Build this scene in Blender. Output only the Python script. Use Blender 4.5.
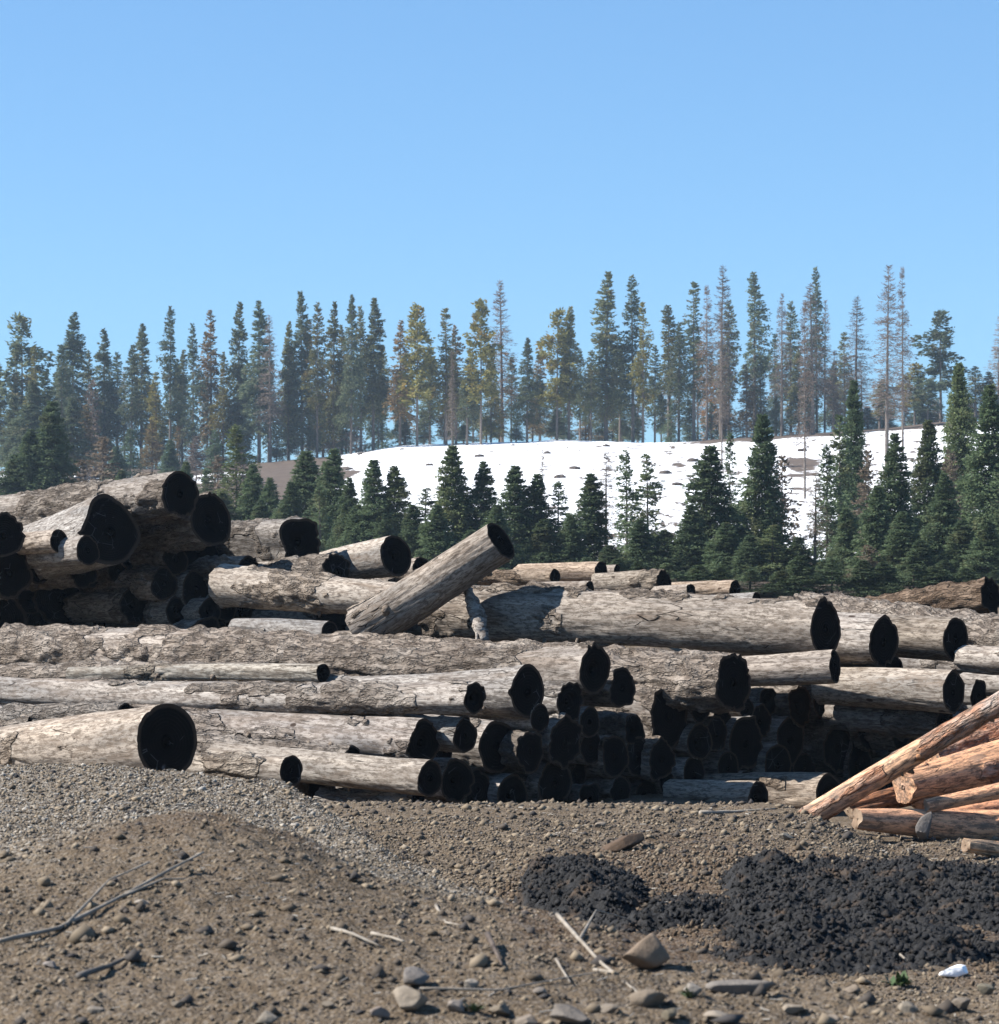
import bpy, math, random
import numpy as np
from mathutils import Vector, Matrix

# ------------------------------------------------------------------ clearing
for o in list(bpy.data.objects): bpy.data.objects.remove(o)
S = bpy.context.scene
C = S.collection
random.seed(7)
R = math.radians
W_, H_, F_ = 999.0, 1024.0, 2800.0
CZ = 2.4                       # camera height above the log yard
HOR = 560.0                    # image row of the horizon
PITCH = math.atan((HOR - H_/2) / F_)

# ------------------------------------------------------------------ camera
cd = bpy.data.cameras.new('camera'); cam = bpy.data.objects.new('camera', cd); C.objects.link(cam)
cam.location = (0, 0, CZ); cam.rotation_euler = (math.pi/2 + PITCH, 0, 0)
cd.sensor_fit = 'HORIZONTAL'; cd.sensor_width = 36.0; cd.lens = 36.0 * F_ / W_
cd.clip_start = 0.5; cd.clip_end = 6000
cd.dof.use_dof = True; cd.dof.focus_distance = 30.0; cd.dof.aperture_fstop = 9.0
S.camera = cam

# ------------------------------------------------------------------ sky, sun, exposure
SUN = Vector((-0.735, -0.01, 0.66)).normalized()      # towards the sun
el = math.asin(SUN.z); az = math.atan2(SUN.x, SUN.y)
w = bpy.data.worlds.new('World'); S.world = w; w.use_nodes = True
nt = w.node_tree; nt.nodes.clear()
sky = nt.nodes.new('ShaderNodeTexSky'); sky.sky_type = 'NISHITA'; sky.sun_disc = False
sky.sun_elevation = el; sky.sun_rotation = az
sky.altitude = 1000; sky.air_density = 1.0; sky.dust_density = 0.0; sky.ozone_density = 1.2
bgd = nt.nodes.new('ShaderNodeBackground'); bgd.inputs[1].default_value = 0.050
out = nt.nodes.new('ShaderNodeOutputWorld')
tn = nt.nodes.new('ShaderNodeMix'); tn.data_type = 'RGBA'; tn.blend_type = 'MULTIPLY'; tn.inputs[0].default_value = 1.0
tn.inputs[7].default_value = (1.19, 1.93, 2.72, 1); gm_ = nt.nodes.new('ShaderNodeGamma'); gm_.inputs[1].default_value = 0.62; nt.links.new(sky.outputs[0], gm_.inputs[0]); nt.links.new(gm_.outputs[0], tn.inputs[6])
nt.links.new(tn.outputs[2], bgd.inputs[0]); nt.links.new(bgd.outputs[0], out.inputs[0])
ld = bpy.data.lights.new('sun', 'SUN'); ld.energy = 5.0; ld.angle = R(0.5); ld.color = (1.0, 0.955, 0.89)
sun = bpy.data.objects.new('sun', ld); C.objects.link(sun)
sun.rotation_euler = (-SUN).to_track_quat('-Z', 'Y').to_euler()
vs = S.view_settings; vs.view_transform = 'Standard'; vs.look = 'None'; vs.exposure = 1.24; vs.gamma = 1.0
vs.use_curve_mapping = False

# ------------------------------------------------------------------ pixel -> point
cp, sp_ = math.cos(PITCH), math.sin(PITCH)
def P(px, py, Y):
    dx = (px - W_/2) / F_; dy = (H_/2 - py) / F_
    d = (dx, cp - dy*sp_, sp_ + dy*cp); k = Y / d[1]
    return Vector((d[0]*k, Y, d[2]*k + CZ))
def pxm(Y): return F_ / Y      # pixels per metre at depth Y

# ------------------------------------------------------------------ noise
def _h(ix, iy, iz, seed):
    h = (ix.astype(np.int64)*374761393 + iy.astype(np.int64)*668265263 + iz.astype(np.int64)*2147483647 + seed*144269504) & 0xffffffff
    h = ((h ^ (h >> 13)) * 1274126177) & 0xffffffff
    h = ((h ^ (h >> 16)) * 2246822519) & 0xffffffff
    return ((h ^ (h >> 15)) & 0xffff) / 65535.0
def vn(x, y, z, seed=0):       # value noise, -1..1
    x, y, z = np.broadcast_arrays(np.asarray(x, float), np.asarray(y, float), np.asarray(z, float))
    ix, iy, iz = np.floor(x), np.floor(y), np.floor(z)
    fx, fy, fz = x-ix, y-iy, z-iz
    fx = fx*fx*(3-2*fx); fy = fy*fy*(3-2*fy); fz = fz*fz*(3-2*fz)
    ix, iy, iz = ix.astype(np.int64), iy.astype(np.int64), iz.astype(np.int64)
    r = 0
    for a in (0, 1):
        for b in (0, 1):
            for c in (0, 1):
                r = r + _h(ix+a, iy+b, iz+c, seed) * (fx if a else 1-fx)*(fy if b else 1-fy)*(fz if c else 1-fz)
    return r*2-1
def fbm(x, y, z=0.0, o=4, seed=0, g=0.5):
    r = 0; a = 1.0; t = 0; f = 1.0
    for i in range(o):
        r = r + a*vn(x*f, y*f, z*f, seed+i*17); t += a; a *= g; f *= 2.03
    return r/t
def sst(a, b, x):
    t = np.clip((x-a)/(b-a), 0, 1); return t*t*(3-2*t)

# ------------------------------------------------------------------ mesh helpers
def mesh(name, V, Fc, mat, smooth=True, attrs=None):
    V = np.ascontiguousarray(V, dtype=np.float32); me = bpy.data.meshes.new(name)
    groups = Fc if isinstance(Fc, list) else [Fc]
    groups = [np.asarray(g, dtype=np.int32) for g in groups if len(g)]
    me.vertices.add(len(V)); me.vertices.foreach_set('co', V.ravel())
    idx = np.concatenate([g.ravel() for g in groups]); tot = np.concatenate([np.full(len(g), g.shape[1], np.int32) for g in groups])
    me.loops.add(len(idx)); me.loops.foreach_set('vertex_index', idx)
    me.polygons.add(len(tot)); st = np.concatenate([[0], np.cumsum(tot)[:-1]]).astype(np.int32)
    me.polygons.foreach_set('loop_start', st); me.polygons.foreach_set('loop_total', tot)
    if smooth: me.polygons.foreach_set('use_smooth', np.ones(len(tot), dtype=bool))
    for k, a in (attrs or {}).items():
        at = me.attributes.new(k, 'FLOAT', 'POINT'); at.data.foreach_set('value', np.asarray(a, dtype=np.float32).ravel())
    me.update(calc_edges=True); me.validate()
    if mat: me.materials.append(mat)
    return me
def link(name, me, parent=None, loc=None, color=None):
    o = bpy.data.objects.new(name, me); C.objects.link(o)
    if parent is not None: o.parent = parent
    if loc is not None: o.location = loc
    if color is not None: o.color = (*color, 1)
    return o
def tag(o, label=None, cat=None, group=None, kind=None):
    if label: o['label'] = label
    if cat: o['category'] = cat
    if group: o['group'] = group
    if kind: o['kind'] = kind
    return o
def empty(name, loc, label, cat, group=None, mat=None):
    o = bpy.data.objects.new(name, None); C.objects.link(o); o.empty_display_size = 0.3
    if mat is not None: o.matrix_world = mat
    else: o.location = loc
    return tag(o, label, cat, group)
def grid_faces(n, m, wrap=False):
    """n rows, m columns"""
    i = np.arange(n-1)[:, None]; j = np.arange(m if wrap else m-1)[None, :]; j2 = (j+1) % m
    return np.stack([i*m+j, i*m+j2, (i+1)*m+j2, (i+1)*m+j], -1).reshape(-1, 4)

# ------------------------------------------------------------------ material helper
class N:
    def __init__(s, name, rough=0.9, spec=0.2):
        s.m = bpy.data.materials.new(name); s.m.use_nodes = True; s.t = s.m.node_tree; s.t.nodes.clear()
        s.o = s.n('OutputMaterial'); s.b = s.n('BsdfPrincipled'); s.t.links.new(s.b.outputs[0], s.o.inputs[0])
        s.b.inputs['Roughness'].default_value = rough; s.b.inputs['Specular IOR Level'].default_value = spec
    def n(s, k, **kw):
        x = s.t.nodes.new('ShaderNode'+k)
        for a, b in kw.items(): setattr(x, a, b)
        return x
    def set(s, sock, v):
        if isinstance(v, bpy.types.NodeSocket): s.t.links.new(v, sock)
        elif isinstance(v, (tuple, list)) and len(v) == 3 and sock.type == 'RGBA': sock.default_value = (*v, 1)
        else: sock.default_value = v
    def co(s, scale=(1, 1, 1), rnd=True):
        tc = s.n('TexCoord'); mp = s.n('Mapping'); mp.inputs['Scale'].default_value = scale
        s.t.links.new(tc.outputs['Object'], mp.inputs[0])
        if rnd:
            oi = s.n('ObjectInfo'); ml = s.n('Math', operation='MULTIPLY'); ml.inputs[1].default_value = 97.0
            s.t.links.new(oi.outputs['Random'], ml.inputs[0]); cb = s.n('CombineXYZ')
            for i in range(3): s.t.links.new(ml.outputs[0], cb.inputs[i])
            s.t.links.new(cb.outputs[0], mp.inputs['Location'])
        return mp.outputs[0]
    def noise(s, vec, scale=1.0, det=4, rough=0.55, dist=0.0):
        x = s.n('TexNoise'); s.set(x.inputs['Vector'], vec); x.inputs['Scale'].default_value = scale
        x.inputs['Detail'].default_value = det; x.inputs['Roughness'].default_value = rough; x.inputs['Distortion'].default_value = dist
        return x.outputs['Fac']
    def vor(s, vec, scale=1.0, feature='F1', outp='Distance'):
        x = s.n('TexVoronoi', feature=feature); s.set(x.inputs['Vector'], vec); x.inputs['Scale'].default_value = scale
        return x.outputs[outp]
    def ramp(s, fac, stops):
        x = s.n('ValToRGB'); e = x.color_ramp.elements
        while len(e) < len(stops): e.new(0.5)
        for q, (p, c) in zip(e, stops):
            q.position = p; q.color = (*c, 1) if isinstance(c, (tuple, list)) else (c, c, c, 1)
        s.set(x.inputs[0], fac); return x.outputs[0]
    def mix(s, f, a, b, mode='MIX'):
        x = s.n('Mix', data_type='RGBA', blend_type=mode)
        s.set(x.inputs[0], f); s.set(x.inputs[6], a); s.set(x.inputs[7], b); return x.outputs[2]
    def math(s, op, a, b=None, clamp=False):
        x = s.n('Math', operation=op, use_clamp=clamp); s.set(x.inputs[0], a)
        if b is not None: s.set(x.inputs[1], b)
        return x.outputs[0]
    def attr(s, name):
        x = s.n('Attribute', attribute_name=name); return x.outputs['Fac']
    def bump(s, h, dist=0.01, st=1.0, prev=None):
        x = s.n('Bump'); x.inputs['Strength'].default_value = st; x.inputs['Distance'].default_value = dist
        s.set(x.inputs['Height'], h)
        if prev: s.set(x.inputs['Normal'], prev)
        return x.outputs[0]
    alb = 0.72
    def fin(s, col, nrm=None):
        if s.alb != 1: col = s.mix(1.0, col, (s.alb,)*3, 'MULTIPLY')
        s.set(s.b.inputs['Base Color'], col)
        if nrm: s.set(s.b.inputs['Normal'], nrm)
        return s.m

# ---- log side: bare grey-tan wood and rough bark, mixed by the 'bark' attribute
def log_material(name, wood_a, wood_b, bark_a, bark_b, bark_c):
    k = N(name, 0.95, 0.06)
    v = k.co((1, 1, 1)); vs_ = k.co((0.35, 4, 4)); vl = k.co((0.12, 1, 1)); vf = k.co((1.2, 9, 9))
    base = k.mix(k.ramp(k.noise(vs_, 2.2, 5, 0.6), [(0.3, 0.0), (0.7, 1.0)]), wood_a, wood_b)
    # weather stains (blue-grey, warm brown) running along the log
    base = k.mix(k.ramp(k.noise(k.co((0.25, 1.5, 1.5)), 1.6, 4), [(0.52, 0.0), (0.68, 0.65)]), base, (0.15, 0.153, 0.158))
    base = k.mix(k.ramp(k.noise(k.co((0.4, 2.4, 2.4)), 1.9, 4, 0.6, 0.6), [(0.55, 0.0), (0.74, 0.7)]), base, (0.15, 0.095, 0.058))
    base = k.mix(k.ramp(k.noise(vf, 3.0, 4, 0.7), [(0.36, 0.55), (0.5, 0.0)]), base, (0.08, 0.062, 0.05))
    base = k.mix(k.ramp(k.noise(k.co((1.5, 5, 5)), 7.0, 4, 0.75), [(0.42, 0.75), (0.53, 0.0)]), base, (0.10, 0.08, 0.066))
    base = k.mix(k.ramp(k.noise(k.co((1.1, 3.5, 3.5)), 3.1, 5, 0.7, 0.5), [(0.52, 0.0), (0.60, 0.55)]), base, (0.20, 0.165, 0.138))
    # checks: thin lengthwise cracks
    ck = k.vor(k.co((0.55, 7.0, 7.0)), 1.6, 'DISTANCE_TO_EDGE')
    ckm = k.math('MULTIPLY', k.ramp(ck, [(0.0, 0.9), (0.014, 0.0)]), k.ramp(k.noise(v, 1.3, 2), [(0.54, 0.0), (0.62, 1.0)]))
    base = k.mix(ckm, base, (0.03, 0.024, 0.02))
    # knots
    kn = k.vor(k.co((1.0, 1.9, 1.9)), 1.5)
    base = k.mix(k.ramp(kn, [(0.0, 1.0), (0.055, 0.9), (0.075, 0.0)]), base, (0.05, 0.035, 0.028))
    bn = k.noise(k.co((3.0, 9, 9)), 1.6, 6, 0.65)
    bark = k.mix(k.ramp(bn, [(0.32, 0.0), (0.62, 1.0)]), bark_a, bark_b)
    bark = k.mix(k.ramp(k.noise(v, 2.0, 5, 0.65), [(0.5, 0.0), (0.68, 0.8)]), bark, bark_c)
    wn = k.n('TexNoise'); k.set(wn.inputs['Vector'], k.co((2.5, 9, 9))); wn.inputs['Scale'].default_value = 2.2; wn.inputs['Detail'].default_value = 4
    wv = k.n('VectorMath', operation='MULTIPLY_ADD'); k.t.links.new(wn.outputs['Color'], wv.inputs[0]); wv.inputs[1].default_value = (1.6, 1.6, 1.6); k.t.links.new(k.co((2.6, 11.0, 11.0)), wv.inputs[2])
    fur = k.vor(wv.outputs[0], 1.15, 'DISTANCE_TO_EDGE')
    furm = k.math('MULTIPLY', k.ramp(fur, [(0.0, 0.75), (0.10, 0.0)]), k.ramp(k.noise(k.co((1.5, 4, 4)), 2.5, 3, 0.7), [(0.42, 0.15), (0.62, 1.0)]))
    bark = k.mix(furm, bark, (0.05, 0.04, 0.032))
    bark = k.mix(k.ramp(k.noise(k.co((4, 10, 10)), 6.0, 3, 0.7), [(0.38, 0.5), (0.5, 0.0)]), bark, (0.07, 0.056, 0.045))
    bm = k.ramp(k.attr('bark'), [(0.3, 0.0), (0.62, 1.0)])
    col = k.mix(bm, base, bark)
    oi = k.n('ObjectInfo')
    col = k.mix(1.0, col, oi.outputs['Color'], 'MULTIPLY')
    hw = k.math('ADD', k.math('MULTIPLY', k.noise(vf, 3.0, 5, 0.65), 0.6), k.math('MULTIPLY', ckm, -1.2))
    hb = k.math('ADD', k.math('MULTIPLY', bn, 3.0), k.math('MULTIPLY', k.ramp(fur, [(0.0, 0.0), (0.16, 1.0)]), 1.6))
    hmix = k.n('Mix', data_type='FLOAT'); k.set(hmix.inputs[0], bm); k.set(hmix.inputs[2], hw); k.set(hmix.inputs[3], hb)
    return k.fin(col, k.bump(hmix.outputs[0], 0.016, 1.0))
M_LOG = log_material('weathered_log', (0.52, 0.465, 0.41), (0.295, 0.265, 0.24), (0.125, 0.10, 0.082), (0.32, 0.275, 0.235), (0.47, 0.42, 0.37))
M_RED = log_material('fresh_red_bark_log', (0.80, 0.47, 0.28), (0.70, 0.38, 0.22), (0.50, 0.19, 0.085), (0.50, 0.33, 0.24), (0.42, 0.38, 0.34))

def end_material():
    k = N('shade_blackened_log_end', 1.0, 0.0)  # near-black wood: the ends' shade is put into the colour, besides stains
    tc = k.n('TexCoord'); sx = k.n('SeparateXYZ'); k.t.links.new(tc.outputs['Object'], sx.inputs[0])
    cb = k.n('CombineXYZ'); k.t.links.new(sx.outputs[1], cb.inputs[1]); k.t.links.new(sx.outputs[2], cb.inputs[2])
    ln = k.n('VectorMath', operation='LENGTH'); k.t.links.new(cb.outputs[0], ln.inputs[0])
    wob = k.math('ADD', ln.outputs['Value'], k.math('MULTIPLY', k.noise(k.co(), 4.0, 3), 0.05))
    ring = k.math('SINE', k.math('MULTIPLY', wob, 210.0))
    col = k.mix(k.math('MULTIPLY', k.ramp(ring, [(0.2, 0.0), (0.9, 1.0)]), k.ramp(k.noise(k.co(), 3.0, 4, 0.6), [(0.35, 0.1), (0.65, 1.0)])), (0.009, 0.0078, 0.0075), (0.030, 0.025, 0.023))
    col = k.mix(k.ramp(k.noise(k.co(), 7.0, 5, 0.65), [(0.45, 0.0), (0.72, 1.0)]), col, (0.008, 0.008, 0.008))
    col = k.mix(k.ramp(k.noise(k.co(), 3.1, 5, 0.7, 1.0), [(0.64, 0.0), (0.74, 0.6)]), col, (0.10, 0.098, 0.096))
    ec = k.vor(k.co((1, 1, 1)), 5.0, 'DISTANCE_TO_EDGE')
    cm = k.math('MULTIPLY', k.ramp(ec, [(0.0, 1.0), (0.02, 0.0)]), k.ramp(k.noise(k.co(), 4, 2), [(0.58, 0.0), (0.62, 1.0)]))
    col = k.mix(cm, col, (0.13, 0.13, 0.135))
    rim = k.ramp(k.attr('rim'), [(0.86, 0.0), (0.92, 1.0)])
    col = k.mix(k.math('MULTIPLY', rim, 0.8), col, (0.085, 0.060, 0.044))
    return k.fin(col, k.bump(k.math('ADD', k.math('MULTIPLY', ring, 0.1), k.noise(k.co(), 26, 5, 0.7)), 0.012, 0.9))
M_END = end_material()
def pale_end_material():
    k = N('fresh_cut_end', 0.85, 0.2)
    col = k.mix(k.ramp(k.noise(k.co((1, 1, 1)), 14, 5, 0.7), [(0.3, 0.0), (0.7, 1.0)]), (0.36, 0.27, 0.19), (0.22, 0.145, 0.095))
    return k.fin(col, k.bump(k.noise(k.co(), 30, 4), 0.006, 0.7))
M_PALE = pale_end_material()

# =================================================================== THE GROUND
def g_mid(Y):
    return np.interp(Y, [3, 7, 9, 11, 12.5, 15, 18, 20.5, 22, 24, 26, 33.5, 36, 42, 45, 70, 110],
                     [-1.5, -1.5, -1.55, -1.70, -1.80, -1.885, -1.915, -1.925, -1.94, -2.10, -2.40, -2.40, -1.35, -1.25, -0.75, -0.9, -1.2])
def g_lump(x, Y):
    # gravel bank at the left: its edge runs from (-1.0, 20.5) to (0.45, 11.5)
    ex = np.interp(Y, [7, 10, 11.5, 13.5, 16, 19, 20.5, 30], [2.6, 1.2, 0.45, 0.12, -0.30, -0.85, -1.2, -2.4])
    d = ex - x
    m = sst(0.0, 2.1, d) * 0.19 + sst(0.0, 0.55, d)*0.30 - 0.05*np.exp(-((d+0.35)/0.4)**2)
    m = m * (1 - sst(19.3, 22.5, Y)) * sst(6.5, 12.0, Y)
    # brown hump in front of it
    hx = (x + 1.25) / 0.75; hy = (Y - 12.2)
    hy = np.where(hy > 0, hy/0.38, hy/2.2)
    m = m + 0.19*np.exp(-(hx*hx + hy*hy))
    return m
def ground_rel(x, Y):
    z = g_mid(Y) + g_lump(x, Y)
    z = z - 0.20*sst(2.2, 2.9, x)*sst(16.5, 19.0, Y)*(1-sst(40, 60, Y))
    z = z + 0.05*fbm(x*0.55, Y*0.45, 1.3, 3, 5)*(1 - sst(30, 60, Y))
    return z
def ground_fine(x, Y):
    z = ground_rel(x, Y)
    z = z + 0.034*fbm(x*3.1, Y*3.1, 0.5, 3, 11) + 0.022*fbm(x*11+Y*3, Y*11-x*3, 2.1, 4, 12, 0.7)
    r = fbm(x*7.0, Y*7.0, 4.2, 3, 13)
    z = z + 0.07*np.maximum(0, fbm(x*6.0+Y, Y*7.0-x, 8.2, 4, 14, 0.65))*np.exp(-(((x+1.2)/0.7)**2 + ((Y-12.25)/0.4)**2))
    return z + 0.02*np.maximum(r, 0)
# far terrain: slope up to the ridge
RX = (np.array([-400, 0, 60, 120, 200, 250, 330, 400, 480, 560, 640, 700, 800, 860, 930, 999, 1400]) - W_/2)/F_*390
RY = np.array([478, 472, 470, 466, 470, 464, 457, 446, 441, 439, 443, 440, 433, 429, 422, 420, 405])
def far_rel(x, Y):
    zr = np.interp(x*390/np.maximum(Y, 200)*0.35 + x*0.65, RX, (HOR-RY)/F_*390)
    s = np.clip((Y-105)/285, 0, 1)
    z = -1.2 + (zr+1.2)*(s**1.22)
    b = np.clip((Y-390)/60, 0, 40)
    z = z - 6*b*b/(1+b) + 0.0
    z = z + (0.5*fbm(x*0.06, Y*0.05, 0.2, 3, 31) + 0.12*fbm(x*0.35, Y*0.25, 0.2, 3, 32))*sst(110, 200, Y)
    return z
def terrain_z(x, Y):
    return float(far_rel(np.array([x]), np.array([Y]))[0]) + CZ

def ground_mat():
    k = N('gravelly_dirt', 1.0, 0.04)
    v = k.co((1, 1, 1), False)
    soil = k.mix(k.ramp(k.noise(v, 2.2, 6, 0.65), [(0.3, 0.0), (0.7, 1.0)]), (0.118, 0.085, 0.055), (0.205, 0.155, 0.106))
    grav = k.mix(k.ramp(k.noise(v, 9.0, 5, 0.7), [(0.3, 0.0), (0.7, 1.0)]), (0.24, 0.195, 0.145), (0.38, 0.325, 0.25))
    vc = k.n('TexVoronoi'); k.set(vc.inputs['Vector'], v); vc.inputs['Scale'].default_value = 70
    grain = k.ramp(k.n('SeparateColor').outputs[0], [(0, 0), (1, 1)])
    sc = k.n('SeparateColor'); k.t.links.new(vc.outputs['Color'], sc.inputs[0])
    gcol = k.ramp(sc.outputs[0], [(0.0, (0.07, 0.065, 0.065)), (0.25, (0.13, 0.10, 0.072)), (0.6, (0.27, 0.215, 0.155)), (0.85, (0.30, 0.28, 0.26)), (1.0, (0.46, 0.42, 0.36))])
    grav = k.mix(0.6, grav, gcol)
    sl = k.mix(0.30, soil, gcol)
    col = k.mix(k.ramp(k.math('ADD', k.attr('gravel'), k.math('MULTIPLY', k.math('SUBTRACT', k.noise(v, 3.5, 5, 0.7), 0.5), 0.8)), [(0.35, 0.0), (0.65, 1.0)]), sl, grav)
    col = k.mix(k.ramp(k.attr('brown'), [(0.2, 0.0), (0.8, 0.8)]), col, k.mix(0.35, (0.095, 0.056, 0.033), gcol))
    h = k.math('ADD', k.math('MULTIPLY', k.ramp(vc.outputs['Distance'], [(0.0, 1.0), (0.7, 0.0)]), 0.8), k.noise(v, 130, 3, 0.7))
    h2 = k.noise(v, 22, 4, 0.7)
    return k.fin(col, k.bump(h, 0.010, 0.9, k.bump(h2, 0.025, 0.7)))
M_GROUND = ground_mat()

def gravel_mask(x, Y):
    ex = np.interp(Y, [7, 10, 11.5, 13.5, 16, 19, 20.5, 30], [2.6, 1.2, 0.45, 0.12, -0.30, -0.85, -1.2, -2.4])
    px = x/Y*F_ + W_/2; front = np.interp(px, [-200, 0, 100, 180, 280, 400, 560], [12.4, 11.2, 11.9, 12.8, 12.3, 11.6, 11.0])
    m = sst(-0.3, 0.3, ex - x + 0.25*fbm(x*2, Y*1.2, 3.0, 3, 45))*sst(-0.5, 0.3, Y - front + 0.7*fbm(x*1.7, Y*1.7, 5.0, 3, 46))
    return np.clip(m + 0.3*sst(0, 0.5, fbm(x*1.2, Y*0.9, 7.1, 3, 41)), 0, 1)
def brown_mask(x, Y):
    px = x/Y*F_ + W_/2; py = HOR - ground_rel(x, Y)/Y*F_
    a = np.exp(-(((px-668)/65)**2 + ((py-895)/50)**2)) + 0.75*np.exp(-(((px-790)/240)**4 + ((py-905)/62)**4)) + np.exp(-(((px-540)/35)**2 + ((py-905)/30)**2)) + np.exp(-(((px-985)/45)**2 + ((py-945)/35)**2))
    b = 0.7*np.exp(-(((x+1.25)/0.9)**2 + ((Y-12.0)/0.9)**2))
    return np.clip(a*1.2 + b + 0.35*fbm(x*2, Y*2, 3.3, 3, 44)*(a+b > 0.1), 0, 1)

ys = np.concatenate([np.arange(6.0, 17.0, 0.022), np.arange(17.0, 25.0, 0.04), np.arange(25.0, 45, 0.4), np.array([46, 48, 52, 58, 66, 76, 90, 106.0, 120.0])])
cols = np.linspace(-1, 1, 760)
Yg = np.repeat(ys[:, None], len(cols), 1)
half = np.interp(ys, [6, 12, 25, 45, 120], [3.6, 4.6, 8.0, 16, 60])[:, None]
Xg = cols[None, :]*half
Zg = ground_fine(Xg, Yg)
far_m = sst(60, 110, Yg); Zg = Zg*(1-far_m) + (far_rel(Xg, np.maximum(Yg, 106)) - 0.6)*far_m
V = np.stack([Xg, Yg, Zg + CZ], -1).reshape(-1, 3)
gm = mesh('ground', V, grid_faces(len(ys), len(cols))[:, ::1], M_GROUND, True,
          {'gravel': gravel_mask(Xg, Yg), 'brown': brown_mask(Xg, Yg)})
tag(link('ground', gm), kind='structure')
# yard apron around the fine sheet (behind and beside the camera)
def apron():
    q = [-400, -120, -60, -25, -8, 0, 8, 25, 60, 120, 400]
    xs_ = np.array(sorted(set(q + list(np.linspace(-20, 20, 41))))); ys_ = np.array([-300, -60, -10, 0, 3, 6, 9, 12, 15, 18, 20.5, 22, 24, 26, 30, 33.5, 36, 42, 45, 60, 80, 105.0])
    X, Y = np.meshgrid(xs_, ys_)
    Z = ground_rel(X, np.maximum(Y, 3)) - 0.24 + CZ
    Z = np.where(Y < 12, np.minimum(Z, 0.78), Z)
    V = np.stack([X, Y, Z], -1).reshape(-1, 3)
    o = link('yard_ground', mesh('yard_ground', V, grid_faces(len(ys_), len(xs_)), M_GROUND, True, {'gravel': np.zeros(len(V)), 'brown': np.zeros(len(V))}))
    tag(o, kind='structure')
apron()

# =================================================================== THE SNOWY HILL
def snow_mat():
    k = N('snow_and_bare_earth', 0.8, 0.1); k.alb = 1
    v = k.co((1, 1, 1), False)
    earth = k.mix(k.ramp(k.noise(v, 0.8, 6, 0.7), [(0.3, 0.0), (0.7, 1.0)]), (0.055, 0.04, 0.03), (0.13, 0.10, 0.078))
    a = k.ramp(k.math('ADD', k.attr('bare'), k.math('MULTIPLY', k.math('SUBTRACT', k.noise(v, 0.9, 5, 0.7), 0.5), 0.5)), [(0.45, 0.0), (0.52, 1.0)])
    col = k.mix(a, (0.86, 0.87, 0.89), earth)
    return k.fin(col, k.bump(k.noise(v, 1.2, 6, 0.65), 0.15, 0.5))
M_SNOW = snow_mat()
fy = np.concatenate([np.linspace(100, 385, 210), np.linspace(387, 470, 24), [520, 600, 700]])
fc = np.concatenate([np.linspace(-3.2, -1.15, 24)[:-1], np.linspace(-1.15, 1.15, 760), np.linspace(1.15, 3.2, 24)[1:]])
Yf = np.repeat(fy[:, None], len(fc), 1); Xf = fc[None, :]*(fy[:, None]*0.18)
Zf = far_rel(Xf, Yf)
pxf = Xf/Yf*F_ + W_/2; pyf = HOR - Zf/Yf*F_
bare = 0.62*sst(0.30, 0.62, fbm(Xf*0.16, Yf*0.085, 0.7, 4, 61)) * sst(240, 330, Yf)
ridge_d = pyf - np.interp(Xf*390/np.maximum(Yf, 200)*0.35 + Xf*0.65, RX, RY)
bare = bare + 0.62*(1 - sst(2.5, 8.5, ridge_d + 3.0*fbm(Xf*0.25, Yf*0.1, 3, 3, 62)))*(0.35 + 0.65*sst(-0.5, 0.1, fbm(Xf*0.045, Yf*0.01, 5.5, 2, 63)))
bare = np.maximum(bare, (0.95 + 0.5*fbm(Xf*0.2, Yf*0.06, 4, 3, 69))*np.exp(-(((pxf-278)/52)**2 + ((pyf-472)/13)**2)))
bare = np.maximum(bare, 0.75*np.exp(-(((pxf-195)/55)**2 + ((pyf-470)/5)**2)))
bare = np.maximum(bare, (0.72 + 0.5*fbm(Xf*0.25, Yf*0.07, 9, 3, 67))*np.exp(-(((pxf-800)/34)**2 + ((pyf-466)/15)**2)))
bare = np.maximum(bare, 0.8*sst(165, 120, Yf) + 0.3*fbm(Xf*0.2, Yf*0.2, 2, 3, 68))
bare = np.maximum(bare, 0.66*np.exp(-(((pxf-680)/30)**2 + ((pyf-466)/8)**2)) * (0.75+0.5*fbm(Xf*0.3, Yf*0.1, 1, 3, 66)))
bare = np.maximum(bare, sst(375, 325, pxf + 25*fbm(Xf*0.15, Yf*0.05, 8, 3, 73))*(0.62 + 0.75*fbm(Xf*0.13, Yf*0.035, 6, 4, 74)))
bare = np.maximum(bare, 0.36 + 0.62*fbm(Xf*0.8, Yf*0.2, 9.1, 5, 75, 0.75) - 0.10*sst(600, 480, pxf))
V = np.stack([Xf, Yf, Zf + CZ], -1).reshape(-1, 3)
tag(link('snowy_hill', mesh('snowy_hill', V, grid_faces(len(fy), len(fc)), M_SNOW, True, {'bare': bare})), kind='structure')
# land beyond the ridge, out to the horizon
V = np.array([(-3000, 690, -60), (3000, 690, -60), (3000, 5000, -200), (-3000, 5000, -200)], float)
tag(link('far_land', mesh('far_land', V, np.array([[0, 1, 2, 3]]), M_SNOW, False, {'bare': np.ones(4)})), kind='structure')

# =================================================================== LOGS
T0 = -17.9
G1 = 'big logs piled at the upper left'
G2 = 'logs ending in the shaded face of the long stack'
G3 = 'grey logs lying along the sunlit slope of the stack'
G4 = 'small logs far back behind the stack'
G5 = 'logs at the right-hand end of the stack'
G6 = 'fresh red-barked logs at the lower right'
def solve_end(px, py, Y, px2, py2, th, Y2=None):
    A = P(px, py, Y)
    c, s = math.cos(R(th)), math.sin(R(th))
    if Y2 is None:
        k = (px2 - W_/2)/F_
        L = (A.x - k*A.y)/(c + k*s); Y2 = A.y + L*s
    return A, P(px2, py2, Y2)

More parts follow.
